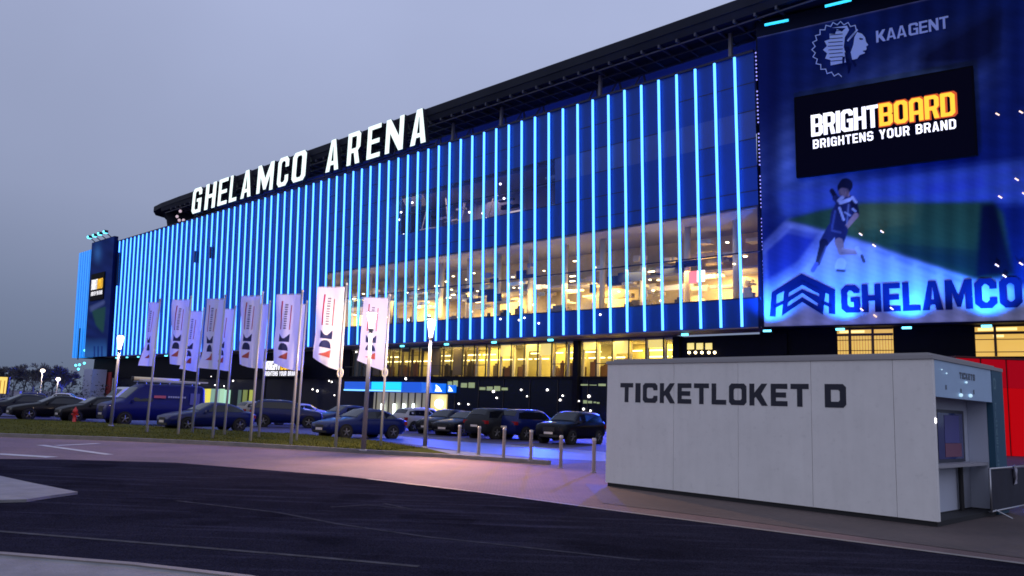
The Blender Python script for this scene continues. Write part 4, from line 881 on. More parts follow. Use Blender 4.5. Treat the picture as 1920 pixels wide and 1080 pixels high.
for k in range(4):
    t = t0 + (t1 - t0) * (k + .6) / 4.2; mb = MB(); p = fac(t, zt2 + 1.0, 2.2) - ll
    mb.obox(p, T, NO, ZZ, -.45, .45, -.5, .3, -.25, .35); sh = mb.build('spot_head', dark_steel, lban)
    mb = MB(); mb.obox(p, T, NO, ZZ, -.4, .4, -.45, .25, -.34, -.27); mb.obox(p, T, NO, ZZ, -.4, .4, .31, .36, -.2, .2); mb.build('lens', cyan_spot, sh)
    mb = MB(); mb.tube(p, fac(t, zt2 - .2, .5) - ll, .1, n=6); mb.build('arm', dark_steel, sh)
ls = thing('corner_screen', 'small advertising screen with tiny words on the far left corner banner', 'screen', tuple(fac(t0, 24, 1.0)))
lsl = np.array(ls.location)
_, za = fpix(183, 562, 1.1); _, zb_ = fpix(183, 512, 1.1); ta, _ = fpix(195, 530, 1.1); tb, _ = fpix(170, 530, 1.1)
mb = MB(); mb.hexa([p - lsl for p in (fac(ta, za, .92), fac(tb, za, .92), fac(tb, za, 1.1), fac(ta, za, 1.1), fac(ta, zb_, .92), fac(tb, zb_, .92), fac(tb, zb_, 1.1), fac(ta, zb_, 1.1))]); mb.build('casing', MATS['black_casing'], ls)
lf = lambda x, z, d: fac(tb - x, z, 1.13 + d) - lsl
h = zb_ - za; w = tb - ta
adtext(lf, w * .08, w * .52, w * .92, za + h * .40, za + h * .78, za + h * .18, za + h * .33, ls)

# advertising screen at ground level behind the flags
ta, za = gpix(560, 708, .4); tb, zb_ = gpix(491, 676, .4)
gs = thing('entrance_screen', 'low advertising screen glowing white and orange behind the flags', 'screen', tuple(gfl(ta, 0, .4)))
gl_ = np.array(gs.location)
mb = MB(); mb.obox(gfl(0, 0, 0) - gl_, T, NO, ZZ, ta, tb, .1, .4, za, zb_); mb.build('casing', MATS['black_casing'], gs)
for a_, b_ in ((ta + .4, ta + 1.0), (tb - 1.0, tb - .4)):
    mb = MB(); mb.obox(gfl(0, 0, 0) - gl_, T, NO, ZZ, a_, b_, -.2, .09, 0, zb_); mb.build('support', dark_steel, gs)
gf = lambda x, z, d: gfl(tb - x, z, .43 + d) - gl_
w = tb - ta; h = zb_ - za
adtext(gf, w * .06, w * .52, w * .96, za + h * .44, za + h * .95, za + h * .10, za + h * .36, gs)

# ================================================================== TICKET BOOTH
PL, PR = gp(1134.7, 912), gp(1760.5, 990)
BX = PR - PL; BL = float(np.linalg.norm(BX)); BX /= BL
BY = np.array([-BX[1], BX[0], 0]);                       # away from the road
if BY[1] < 0: BY = -BY
BH, BD = 2.88, 3.95
booth = thing('ticket_booth', 'white panelled ticket booth with big dark lettering on the pavement', 'ticket booth', (PL[0], PL[1], 0.010))
bl = np.array(booth.location)
def bt(x, y, z): return BX * x + BY * y + ZZ * z         # relative to the booth base
def btpix(px, py, y=0.0):
    p = onplane(px, py, bl + BY * y, BY); q = p - bl; return float(q @ BX), float(q[2])
def bspix(px, py, x):                                     # on a plane facing along the front
    p = onplane(px, py, bl + BX * x, BX); q = p - bl; return float(q @ BY), float(q[2])
whitep = mat('white_booth_panel', (.86, .85, .83), .6, noise=.06, nscale=1.3, spec=.3)
t_ = whitep.node_tree; b_ = t_.nodes['Principled BSDF']; lk_ = b_.inputs['Base Color'].links[0].from_socket
tc_ = [n for n in t_.nodes if n.type == 'TEX_COORD'][0]
k_ = layer(lk_, 2.2, .45, .75, 1.0, .955, (3, 3, .35), 0, 7); k_ = layer(k_, 9, .6, .75, 1, .93, detail=3); t_.links.new(k_, b_.inputs['Base Color'])
plinth = mat('dark_plinth', (.015, .015, .018), .7)
TH = .11; joints = [btpix(px, 800)[0] for px in (1263, 1384, 1522, 1677)]
xs = [0] + joints + [BL]
for a, b in zip(xs[:-1], xs[1:]):
    mb = MB(); mb.obox((0, 0, 0), BX, BY, ZZ, a + .004, b - .004, 0, TH, .085, BH - .07); mb.build('front_panel', whitep, booth)
mb = MB(); mb.obox((0, 0, 0), BX, BY, ZZ, .01, BL - .01, .02, TH - .02, .09, BH - .08); mb.build('panel_backing', mat('joint_grey', (.20, .20, .21), .8), booth)
mb = MB(); mb.obox((0, 0, 0), BX, BY, ZZ, -.03, BL + .02, -.025, BD + .02, BH - .068, BH); mb.obox((0, 0, 0), BX, BY, ZZ, .1, BL - .1, .1, BD - .1, BH + .002, BH + .05); mb.build('roof', mat('roof_trim', (.36, .35, .36), .5, metal=.2), booth)
mb = MB(); mb.obox((0, 0, 0), BX, BY, ZZ, .05, BL - .03, .03, BD - .05, 0, .083); mb.build('plinth', plinth, booth)
mb = MB(); mb.obox((0, 0, 0), BX, BY, ZZ, 0, TH, TH + .004, BD, .085, BH - .07); mb.obox((0, 0, 0), BX, BY, ZZ, TH + .003, BL - 1.2, BD - TH, BD, .085, BH - .07); mb.build('rear_wall', whitep, booth)
# service end: recessed under a lintel
RX = BL - .53
sidep = mat('side_panel_blue_lit', (.42, .60, .82), .4, noise=.08, nscale=1.5)  # white panel, the blue light falling on it put into its colour
lz = bspix(1762, 744, BL)[1]
yl, _ = bspix(1861, 760, BL)
mb = MB(); mb.obox((0, 0, 0), BX, BY, ZZ, BL - .09, BL - .004, TH + .003, yl, lz, BH - .072); mb.build('lintel', sidep, booth)
mb = MB(); mb.obox((0, 0, 0), BX, BY, ZZ, RX, RX + .06, TH + .003, BD - .05, .085, BH - .075); mb.build('recessed_wall', mat('recess_blue_lit', (.55, .60, .72), .7), booth)  # bluish light put into the white of the recess wall
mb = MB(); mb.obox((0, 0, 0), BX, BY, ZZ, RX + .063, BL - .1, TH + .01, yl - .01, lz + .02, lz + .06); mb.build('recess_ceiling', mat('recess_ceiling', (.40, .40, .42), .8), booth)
teal = mat('teal_end_panel', (.025, .10, .17), .5)
mb = MB(); mb.obox((0, 0, 0), BX, BY, ZZ, BL - .11, BL + .01, yl + .003, BD + .005, .01, BH - .072); mb.build('end_panel', teal, booth)
mb = MB(); mb.obox((0, 0, 0), BX, BY, ZZ, RX + .063, BL - .113, yl + .003, yl + .08, .10, BH - .075); mb.obox((0, 0, 0), BX, BY, ZZ, RX + .063, BL - .113, yl - .015, yl + .0, .0, .10, 1); mb.obox((0, 0, 0), BX, BY, ZZ, RX + .062, RX + .08, TH + .01, yl - .02, .0, .10, 1); mb.build('recess_side', [MATS['recess_blue_lit'], plinth], booth)
# window, shelf and posts
mb = MB(); mb.obox((0, 0, 0), BX, BY, ZZ, RX + .063, RX + .12, 1.28, 2.84, 1.0, 1.98); wn = mb.build('window', mat('window_frame_dark', (.03, .035, .06), .4), booth)
mb = MB(); mb.obox((0, 0, 0), BX, BY, ZZ, RX + .122, RX + .128, 1.36, 2.72, 1.06, 1.92); mb.build('pane', mat('booth_pane', (.05, .06, .20), .08, spec=.8), wn)
mb = MB(); mb.obox((0, 0, 0), BX, BY, ZZ, RX + .13, RX + .134, 1.7, 2.5, 1.36, 1.88); mb.build('notice', mat('bluish_notice', (.09, .09, .32), .5), wn)
mb = MB(); mb.obox((0, 0, 0), BX, BY, ZZ, RX + .13, RX + .134, 1.7, 2.6, 1.10, 1.352); mb.build('notice', mat('reddish_notice', (.22, .08, .14), .5), wn)
mb = MB(); mb.obox((0, 0, 0), BX, BY, ZZ, RX + .122, BL - .12, TH + .05, yl - .02, .94, .995); mb.build('counter', mat('counter_grey', (.34, .34, .38), .5), booth)
mb = MB(); mb.tube(bt(BL - .40, 2.48, .0), bt(BL - .40, 2.48, .938), .045, n=10); mb.build('counter_leg', plinth, booth)
mb = MB(); mb.obox((0, 0, 0), BX, BY, ZZ, RX + .064, BL - .06, TH + .02, yl - .01, .005, .10); mb.v = []; mb.f = []; mb.mi = []; mb.obox((0, 0, 0), BX, BY, ZZ, RX + .1, BL - .06, TH + .02, yl - .03, .005, .04); mb.build('recess_floor', mat('recess_floor', (.22, .22, .25), .7), booth)
mb = MB(); mb.obox((0, 0, 0), BX, BY, ZZ, BL - .02, BL + .006, TH * .25, TH * .75, 1.72, 1.80); mb.build('corner_lamp', mat('tiny_lamp', (.9, .9, .9), .4, emit=(1, .95, 1), es=4), booth)
# the lettering
ink = mat('dark_lettering', (.018, .020, .038), .5)
def fline(px, pyb, pyt): return btpix(px, pyb)[0], btpix(px, pyb)[1], btpix(px, pyt)[1]
xa, za0, za1 = fline(1163, 754, 717.5); xb, zb0, zb1 = fline(1517, 762.5, 720.5); xd0, zd0, zd1 = fline(1547, 763, 720.5); xd1 = btpix(1587, 763)[0]
zlo = (za0 + zb0) / 2; zhi = (za1 + zb1) / 2
ff = lambda x, z, d: bt(x, -.006 - d, z)
mb = MB(); write(mb, 'TICKETLOKET', ff, xa, xb, zlo, zhi, s=.27, gap=.17, c=.13, d0=-.005); mb.build('lettering', ink, booth)
mb = MB(); write(mb, 'D', ff, xd0, xd1, zlo, zhi, s=.29, gap=.1, c=.13, d0=-.005); mb.build('lettering', ink, booth)
mb = MB(); fe_ = lambda x, z, d: bt(BL + .012 + d, x, z)
zt_ = BH - .22
for ch in 'D':
    for loops in glyph(ch, .7, .2, .2, .14): solid(mb, loops, lambda u, v, d: fe_(yl + .09 + u * .22, zt_ - .22 + v * .22, d), None, 0)
for k, ch in enumerate('TICKETLOKET'):
    for loops in glyph(ch, .7 if ch != 'I' else .25, .22, .2, .12): solid(mb, loops, lambda u, v, d, k=k: fe_(yl + .10 + u * .15, zt_ - .62 - k * .17 + v * .13, d), None, 0)
mb.build('lettering', mat('pale_teal_letters', (.12, .24, .30), .5), booth)
y0, z0 = bspix(1799, 703, BL); y1, z1 = bspix(1828, 709, BL)
mb = MB(); ft = lambda x, z, d: bt(BL + .001 + d, x, z)
write(mb, 'TICKETS', ft, y0, y1, (z0 + z1) / 2 - .06, (z0 + z1) / 2 + .06, s=.3, gap=.2, c=.1)
for px, py in ((1774, 726), (1802, 733), (1826, 735)):
    y, z = bspix(px, py, BL); mb.add([ft(y - .03, z - .04, 0), ft(y + .03, z - .04, 0), ft(y + .03, z + .04, 0), ft(y - .03, z + .04, 0)], [(0, 1, 2, 3)])
mb.build('small_marks', mat('slate_marks', (.10, .13, .18), .5), booth)
mb = MB()
for px, py, r in ((1802, 741, .034), (1820, 742, .034), (1812, 717, .022), (1775, 700, .014), (1766, 693, .012)):
    y, z = bspix(px, py, BL + .02); mb.ball(bt(BL + .02, y, z), r, 6)
mb.build('spot_lamps', mat('cold_small_lamp', (.6, .75, .8), .4, emit=(.5, .75, .9), es=.9), booth)

# red wall behind the booth, its lamplight put in as panel glow
rl = gp(1800, 852); rr = rl - BX * 0
RT = np.array([1, .05, 0]); RT /= np.linalg.norm(RT)
rw = thing('red_kiosk', 'bright red illuminated panel wall behind the ticket booth', 'kiosk', (rl[0], rl[1], 0))
RNn = np.array([RT[1], -RT[0], 0])
pr = onplane(1840, 672, rl, RNn); RH = float(pr[2])
redm = mat('red_lit_panel', (.40, .004, .006), .6, spec=.05, emit=(.55, .0, .004), es=.62, noise=.08, nscale=.4); redd = mat('darker_red_panel', (.30, .004, .008), .6, spec=.05, emit=(.34, .0, .008), es=.7)
for k in range(3):
    x0 = k * 1.62; mb = MB(); mb.obox((0, 0, 0), RT, RNn, ZZ, x0 + .06, x0 + 1.52, -.12, 0, .02, RH * .70); mb.build('panel', redm, rw)
    mb = MB(); mb.obox((0, 0, 0), RT, RNn, ZZ, x0 + .06, x0 + 1.52, -.12, -.004, RH * .702, RH - .03); mb.build('panel', redd, rw)
mb = MB(); mb.obox((0, 0, 0), RT, RNn, ZZ, 0, 4.9, -2.4, -.13, 0, RH); mb.obox((0, 0, 0), RT, RNn, ZZ, -.02, 4.92, -2.42, .03, RH + .002, RH + .1); mb.build('body', mat('dark_red_body', (.06, .006, .01), .6), rw)

# crowd barrier at the right edge, with a cloth over it
b0, b1 = gp(1860, 972), gp(1975, 946)
bd = b1 - b0; bn = float(np.linalg.norm(bd)); bd /= bn
bar = thing('crowd_barrier', 'steel crowd barrier covered with dark sheeting beside the ticket booth', 'barrier', tuple(b0))
bz = float(onplane(1860, 879, b0, np.array([bd[1], -bd[0], 0]))[2])
steel = mat('galvanised_steel', (.42, .43, .46), .35, metal=.8)
mb = MB(); mb.tube((0, 0, bz), bd * bn + ZZ * bz, .022, n=8); mb.tube((0, 0, .12), bd * bn + ZZ * .12, .018, n=8); mb.tube((0, 0, 0.12), (0, 0, bz), .02, n=8); mb.tube(bd * bn + ZZ * .12, bd * bn + ZZ * bz, .02, n=8)
mb.build('rail', steel, bar, smooth=True)
for q in (.25, bn - .3):
    mb = MB(); pn_ = np.array([bd[1], -bd[0], 0]); mb.tube(bd * q + ZZ * .14, bd * q + pn_ * .28 + ZZ * .01, .015, n=6); mb.tube(bd * q + ZZ * .14, bd * q - pn_ * .28 + ZZ * .01, .015, n=6); mb.build('foot', steel, bar)
mb = MB(); m_ = 14
vs = []; fs = []
for j in range(6):
    for i in range(m_ + 1):
        vs.append(bd * (bn * (i + .2) / (m_ + .4)) + ZZ * (.14 + (bz - .17) * j / 5) + np.array([bd[1], -bd[0], 0]) * (.012 * math.sin(i * 1.7) * math.sin(j * .6) + .0))
for j in range(5):
    for i in range(m_): a = j * (m_ + 1) + i; fs.append((a, a + 1, a + m_ + 2, a + m_ + 1))
mb.add(vs, fs); mb.build('sheeting', mat('dark_sheeting', (.020, .022, .040), .7, noise=.3, nscale=3), bar, smooth=True)
cl = thing('cloth', 'pale rag hanging over the crowd barrier', 'cloth', tuple(b0 + bd * (bn * .33) + ZZ * bz))
mb = MB(); vs = []; fs = []
for j in range(9):
    for i in range(7):
        w = .15 + .03 * math.sin(j); vs.append(bd * ((i / 6 - .5) * w * (1.1 - j * .06) + .02 * math.sin(j * 1.3)) + ZZ * (-.045 * j + .03 - .02 * math.sin(i * 2)) + np.array([bd[1], -bd[0], 0]) * (.04 + .03 * math.sin(i * 2.1 + j * .4)))
for j in range(8):
    for i in range(6): a = j * 7 + i; fs.append((a, a + 1, a + 8, a + 7))
mb.add(vs, fs); mb.build('drape', mat('pale_cloth', (.42, .42, .50), .9), cl, smooth=True)

# ================================================================== FLAGS
polem = mat('pole_grey', (.50, .49, .52), .4, metal=.2); clothm = mat('white_flag', (.88, .86, .90), .75)
m = clothm; t = m.node_tree; b = t.nodes['Principled BSDF']
b.inputs['Transmission Weight'].default_value = 0
tl = t.nodes.new('ShaderNodeBsdfTranslucent'); tl.inputs[0].default_value = (.82, .78, .9, 1); mxn = t.nodes.new('ShaderNodeMixShader'); mxn.inputs[0].default_value = .35
t.links.new(b.outputs[0], mxn.inputs[1]); t.links.new(tl.outputs[0], mxn.inputs[2]); t.links.new(mxn.outputs[0], t.nodes['Material Output'].inputs[0])
red_i = mat('red_print', (.52, .10, .09), .7); blue_i = mat('navy_print', (.015, .02, .12), .7); grey_i = mat('grey_print', (.22, .20, .30), .7); rline = mat('red_line_print', (.45, .03, .06), .7)
FL = [(274.6, 809.6, 563), (333.5, 814, 558), (360, 811, 580), (398, 822, 556), (420, 815, 576), (469, 827, 550), (485, 820, 567), (545, 834, 547), (555.7, 825, 567), (628.7, 838, 534), (713.7, 836, 555)]
SP = [(64, 0), (88, 0), (62, 0), (105, 0), (75, 0), (125, 0), (60, 0), (140, 0), (55, 0), (170, 0), (140, 0)]
fwid = [.76, .87, .82, .88, .82, .92, .82, 1.04, .76, 1.04, 1.0]
flift = [.02, .06, .12, .05, .12, .16, .1, .26, .1, .46, .36]
yaw = [150, 160, 165, 158, 168, 155, 172, 158, 175, 168, 172]
FLAB = ['leftmost white flag of the row on the grass verge', 'white flag second from the left, its pole crossing the blue van', 'small white flag of the back row above the tail of the blue van',
        'white front row flag on the pole before the windscreen of the blue saloon', 'white back row flag, emblem partly hidden, above the tail of the blue saloon', 'white front row flag just right of the yellow and green lit panels',
        'white back row flag peeking out just left of the glowing low screen', 'white front row flag hanging in front of the glowing low screen', 'back row flag almost hidden by the flag before the glowing low screen', 'tallest white flag, warm lit at its foot, by the nose of the near saloon', 'rightmost white flag, behind the middle street lamp, lit yellow at its foot']
for i, ((px, py, pt), fwd, ya) in enumerate(zip(FL, fwid, yaw)):
    base = gp(px, py, .1); hgt = float(onplane(px + 20, pt, base, np.array([0, -1, 0]))[2]) - .1
    dist = base[1]
    fp = thing('flagpole', FLAB[i], 'flagpole', tuple(base), group='flags along the grass verge')
    mb = MB(); mb.tube((0, 0, 0), (0, 0, hgt), .055, .035, n=10); mb.lathe((0, 0, hgt), [(.035, 0), (.05, .03), (.03, .08), (0.001, .1)], 10); mb.build('pole', polem, fp, smooth=True)
    # cloth: hangs from a cross arm, its hoist edge on the pole, blown to the left and leaning back at the foot
    a = R(ya); d = np.array([math.cos(a), math.sin(a), 0]); nrm = np.array([d[1], -d[0], 0]); 
    if nrm[1] > 0: nrm = -nrm
    FH = (2.82 if i != 9 else 3.06) if i not in (2, 4, 6, 8) else 2.74; nx, ny = 36, 60; ph = random.random() * 6
    kick = random.uniform(-.06, .10); lf_ = flift[i]
    def cp(u, v, off=0.0, d=d, nrm=nrm, fwd=fwd, FH=FH, ph=ph, kick=kick, hgt=hgt, lf_=lf_):      # u from the pole outward, v from the top down
        w = .07 * math.sin(u * 5.5 + v * 4 + ph) * (u + .2) + .05 * math.sin(v * 9 + u * 3 + ph * 2) * u * (.3 + v) + .025 * math.sin(u * 14 + ph * 3 - v * 3) * v
        sh = kick * v * v * u; lift = lf_ * v ** 4 * u ** 1.3 
        return d * (.06 + u * fwd + sh - .10 * u * v * math.sin(ph + 1)) + nrm * (w + off) + ZZ * (hgt - .10 - v * FH + lift)
    mb = MB(); mb.add([cp(x / nx, y / ny) for y in range(ny + 1) for x in range(nx + 1)], [(y * (nx + 1) + x, y * (nx + 1) + x + 1, (y + 1) * (nx + 1) + x + 1, (y + 1) * (nx + 1) + x) for y in range(ny) for x in range(nx)])
    fl = mb.build('flag', clothm, fp, smooth=True)
    mb = MB(); mb.tube(ZZ * (hgt - .08), d * (fwd + .1) + ZZ * (hgt - .08), .015, n=6); mb.build('arm', polem, fp)
    # print, read from the foot upward: red triangle, D, K, two red lines with grey words between
    mb = MB()
    def patch(u0, u1, v0, v1, mi, nn=4, off=.02):
        g = [cp(u0 + (u1 - u0) * q / nn, v0 + (v1 - v0) * w / nn, off) for w in range(nn + 1) for q in range(nn + 1)]
        mb.add(g, [(w * (nn + 1) + q, w * (nn + 1) + q + 1, (w + 1) * (nn + 1) + q + 1, (w + 1) * (nn + 1) + q) for w in range(nn) for q in range(nn)], mi)
    def pp(pts, mi, off=.022):
        tris = tessellate_polygon([[Vector((p[0], p[1], 0)) for p in pts]]); mb.add([cp(p[0], p[1], off) for p in pts], [tuple(x) for x in tris], mi)
    uo = .36
    polys = []
    pp = lambda pts, mi, off=0: polys.append((pts, mi))
    def patch(u0, u1, v0, v1, mi, nn=4, off=0): polys.append(([(u0, v0), (u1, v0), (u1, v1), (u0, v1)], mi))
    pp([(uo - .01, .775), (uo - .01, .875), (uo + .42, .872)], 0)
    for q in range(8):
        v0, v1 = .655 + q * .012, .655 + (q + 1) * .012; hw = .21 * math.sqrt(max(0, 1 - ((8 - q) / 8.3) ** 2)); hw2 = .21 * math.sqrt(max(0, 1 - ((7 - q) / 8.3) ** 2))
        pp([(uo + .2 - hw, v0), (uo + .2 + hw, v0), (uo + .2 + hw2, v1), (uo + .2 - hw2, v1)], 1)
    pp([(uo - .01, .525), (uo + .16, .585), (uo + .25, .585), (uo + .41, .525), (uo + .41, .635), (uo - .01, .635)], 1)
    pp([(uo + .08, .51), (uo + .33, .51), (uo + .205, .565)], 3, .004) if False else None
    patch(uo + .0, uo + .035, .14, .47, 3, 6); patch(uo + .35, uo + .385, .09, .47, 3, 6)
    for q in range(11): patch(uo + .14, uo + .245, .13 + q * .031, .148 + q * .031, 2, 1)
    NU, NV = 64, 150
    gu, gv = np.meshgrid((np.arange(NU) + .5) / NU, (np.arange(NV) + .5) / NV)
    idx_ = np.full(gu.shape, -1)
    for pts, mi in polys: idx_[inpoly(gu, gv, pts)] = mi
    cache = {}; mb = MB()
    for jv, iu in zip(*np.nonzero(idx_ >= 0)):
        q4 = [(iu, jv), (iu + 1, jv), (iu + 1, jv + 1), (iu, jv + 1)]
        for q in q4:
            if q not in cache: cache[q] = len(mb.v); mb.v.append(tuple(cp(q[0] / NU, q[1] / NV, .012)))
        mb.f.append([cache[q] for q in q4]); mb.mi.append(int(idx_[jv, iu]))
    mb.build('print', [red_i, blue_i, grey_i, rline], fl)
    if i in (9, 10):
        mb = MB(); zr = hgt - FH - .18
        for q in range(14):
            a0, a1 = 2 * math.pi * q / 14, 2 * math.pi * (q + 1) / 14; f_ = lambda a: d * (.01 + .10 * math.cos(a)) + ZZ * (zr + .17 * math.sin(a)); mb.tube(f_(a0), f_(a1), .03, n=6, caps=False)
        mb.build('ring_weight', mat('ring_white', (.7, .66, .56), .5), fp, smooth=True)

# ================================================================== STREET LAMPS
lampglow = mat('lamp_glow', (.9, .9, .9), .4, emit=(1, .88, .78), es=5)
t_ = lampglow.node_tree; ad_ = t_.nodes.new('ShaderNodeAddShader'); tr_ = t_.nodes.new('ShaderNodeBsdfTransparent'); tr_.inputs[0].default_value = (.6, .6, .6, 1); em_ = t_.nodes.new('ShaderNodeEmission'); em_.inputs[0].default_value = (1, .86, .74, 1); em_.inputs[1].default_value = 3.0
t_.links.new(tr_.outputs[0], ad_.inputs[0]); t_.links.new(em_.outputs[0], ad_.inputs[1]); t_.links.new(ad_.outputs[0], t_.nodes['Material Output'].inputs[0]); lampm2 = mat('lamp_pole', (.30, .29, .33), .45, metal=.3)
SLAB = ['lit street lamp on the grass at the left, before the front of the blue van', 'lit street lamp before the rightmost flag, its pole crossing the dark saloon', 'lit street lamp at the right end of the grass verge, beside the blue lane']
for i, ((px, py, pn, pt), en) in enumerate(zip(((207.8, 798.6, 656, 630), (681, 845.5, 618, 588), (796.5, 839.5, 634, 600)), (300, 1500, 1100))):
    base = gp(px, py, .1); zn = float(onplane(px + (py - pn) * .075, pn, base, np.array([0, -1, 0]))[2]) - .1; zt3 = float(onplane(px + (py - pt) * .075, pt, base, np.array([0, -1, 0]))[2]) - .1
    sl_ = thing('street_lamp', SLAB[i], 'street lamp', tuple(base), group='street lamps by the verge')
    mb = MB(); mb.tube((0, 0, 0), (0, 0, zn), .085, .06, n=12); mb.lathe((0, 0, 0), [(.13, 0), (.13, .04), (.09, .06)], 12); mb.build('pole', lampm2, sl_, smooth=True)
    h = zt3 - zn; mb = MB(); mb.lathe((0, 0, zn), [(.001, 0), (.075, 0), (.085, .25 * h), (.135, .62 * h), (.165, .88 * h), (.12, .98 * h), (.001, h)], 16); hd = mb.build('lamp_head', lampglow, sl_, smooth=True); mb = MB(); mb.tube((0, 0, zn - .04), (0, 0, zn + .03), .10, n=14); mb.build('light_stop', lampm2, sl_)  # dark disc added under the head to keep its light off the pole
    mb = MB(); mb.lathe((0, 0, zn), [(.18, h + .01), (.18, h + .04), (.001, h + .07)], 16); mb.lathe((0, 0, zn), [(.001, h + .008), (.18, h + .009)], 16); mb.build('cap', lampm2, hd)
    lamp('lamp_light', 'POINT', (0, 0, zn + h * .42), en, (1, .72, .50), sl_, .06)
    if i == 2: lamp('lamp_beam', 'SPOT', (.35, -.55, zn - .15), 6500, (1, .50, .30), sl_, .1, aim=gp(830, 892) - base, angle=R(66), blend=1.0)
    if i == 1: lamp('lamp_beam', 'SPOT', (-.35, -.55, zn - .15), 420, (1, .55, .36), sl_, .2, aim=gp(560, 880) - base, angle=R(85), blend=1.0)
    if i == 0: lamp('lamp_beam', 'SPOT', (.0, -.55, zn - .15), 300, (1, .62, .42), sl_, .2, aim=gp(230, 850) - base, angle=R(95), blend=1.0)
for k, (px, py, pt, lab) in enumerate(((73, 752, 697, 'tall lit street lamp far left before the bare trees'), (104, 750, 713, 'shorter lit street lamp far left, nearer the stadium corner'))):
    base = gp(px, py + (0 if k == 0 else 3)); zt3 = float(onplane(px + 5, pt, base, np.array([0, -1, 0]))[2])
    sl_ = thing('street_lamp', lab, 'street lamp', tuple(base), group='distant street lamps')
    mb = MB(); mb.tube((0, 0, 0), (0, 0, zt3), .10, .07, n=8); mb.build('pole', polem if k == 0 else lampm2, sl_)
    mb = MB(); mb.lathe((0, 0, zt3), [(.001, -.1), (.2, -.08), (.36, .15), (.25, .4), (.001, .45)], 10); mb.build('lamp_head', lampglow, sl_, smooth=True)
    lamp('lamp_light', 'POINT', (0, -.5, zt3 - .1), 350, (1, .8, .6), sl_, .3)

# ================================================================== BOLLARDS
bolm = mat('bollard_steel', (.30, .26, .25), .5, noise=.15, nscale=6); proto = None
nth = ('first', 'second', 'third', 'fourth', 'fifth', 'sixth')
for i, (px, py) in enumerate(((860, 849.5), (897, 853), (944, 858.5), (994.6, 865), (1051, 877), (1113, 886))):
    lab = 'slim steel bollard beside the blue lane, %s from the left%s' % (nth[i], ', nearest the ticket booth' if i == 5 else '')
    if proto is None:
        proto = thing('bollard', lab, 'bollard', (0, 0, 0), group='bollards by the ticket booth')
        mb = MB(); mb.tube((0, 0, 0), (0, 0, .88), .055, n=14); mb.lathe((0, 0, 0), [(.09, .0), (.09, .015), (.056, .02)], 14); mb.build('post', bolm, proto, smooth=False)
        mb = MB(); mb.lathe((0, 0, .88), [(.062, 0), (.062, .05), (.04, .075), (.001, .08)], 14); mb.build('cap', mat('bollard_cap', (.45, .42, .42), .4, metal=.4), proto, smooth=True); o = proto
    else: o = dup(proto); o['label'] = lab
    o.location = tuple(gp(px, py, .11 if i < 4 else .004))

# hydrant
hb = gp(138.5, 794, .02); hy = thing('fire_hydrant', 'small red fire hydrant at the car park edge of the grass', 'hydrant', tuple(hb)); redh = mat('hydrant_red', (.45, .02, .025), .45)
mb = MB(); mb.lathe((0, 0, 0), [(.14, 0), (.14, .05), (.09, .07), (.09, .55), (.13, .58), (.13, .66), (.10, .74), (.04, .82), (.03, .88), (.001, .88)], 14); mb.build('barrel', redh, hy, smooth=True)
for s_ in (-1, 1):
    mb = MB(); mb.tube((s_ * .08, 0, .48), (s_ * .17, 0, .48), .05, n=10); mb.build('outlet', redh, hy)

# ================================================================== CARS
tyre = mat('tyre', (.012, .012, .013), .85); rim = mat('rim', (.16, .16, .17), .4, metal=.6); cglass = mat('car_glass', (.006, .007, .010), .08, spec=.55)
headl = mat('headlamp', (.6, .6, .62), .12, spec=.8); taill = mat('tail_lamp', (.25, .01, .012), .2); plate = mat('number_plate', (.6, .56, .52), .5); trim = mat('black_trim', (.012, .012, .014), .6); arch = mat('wheel_arch', (.004, .004, .005), .95)
def paintm(name, c): return mat(name, c, .42, metal=.0, coat=.4 if 'navy' in name else .16, spec=.12)
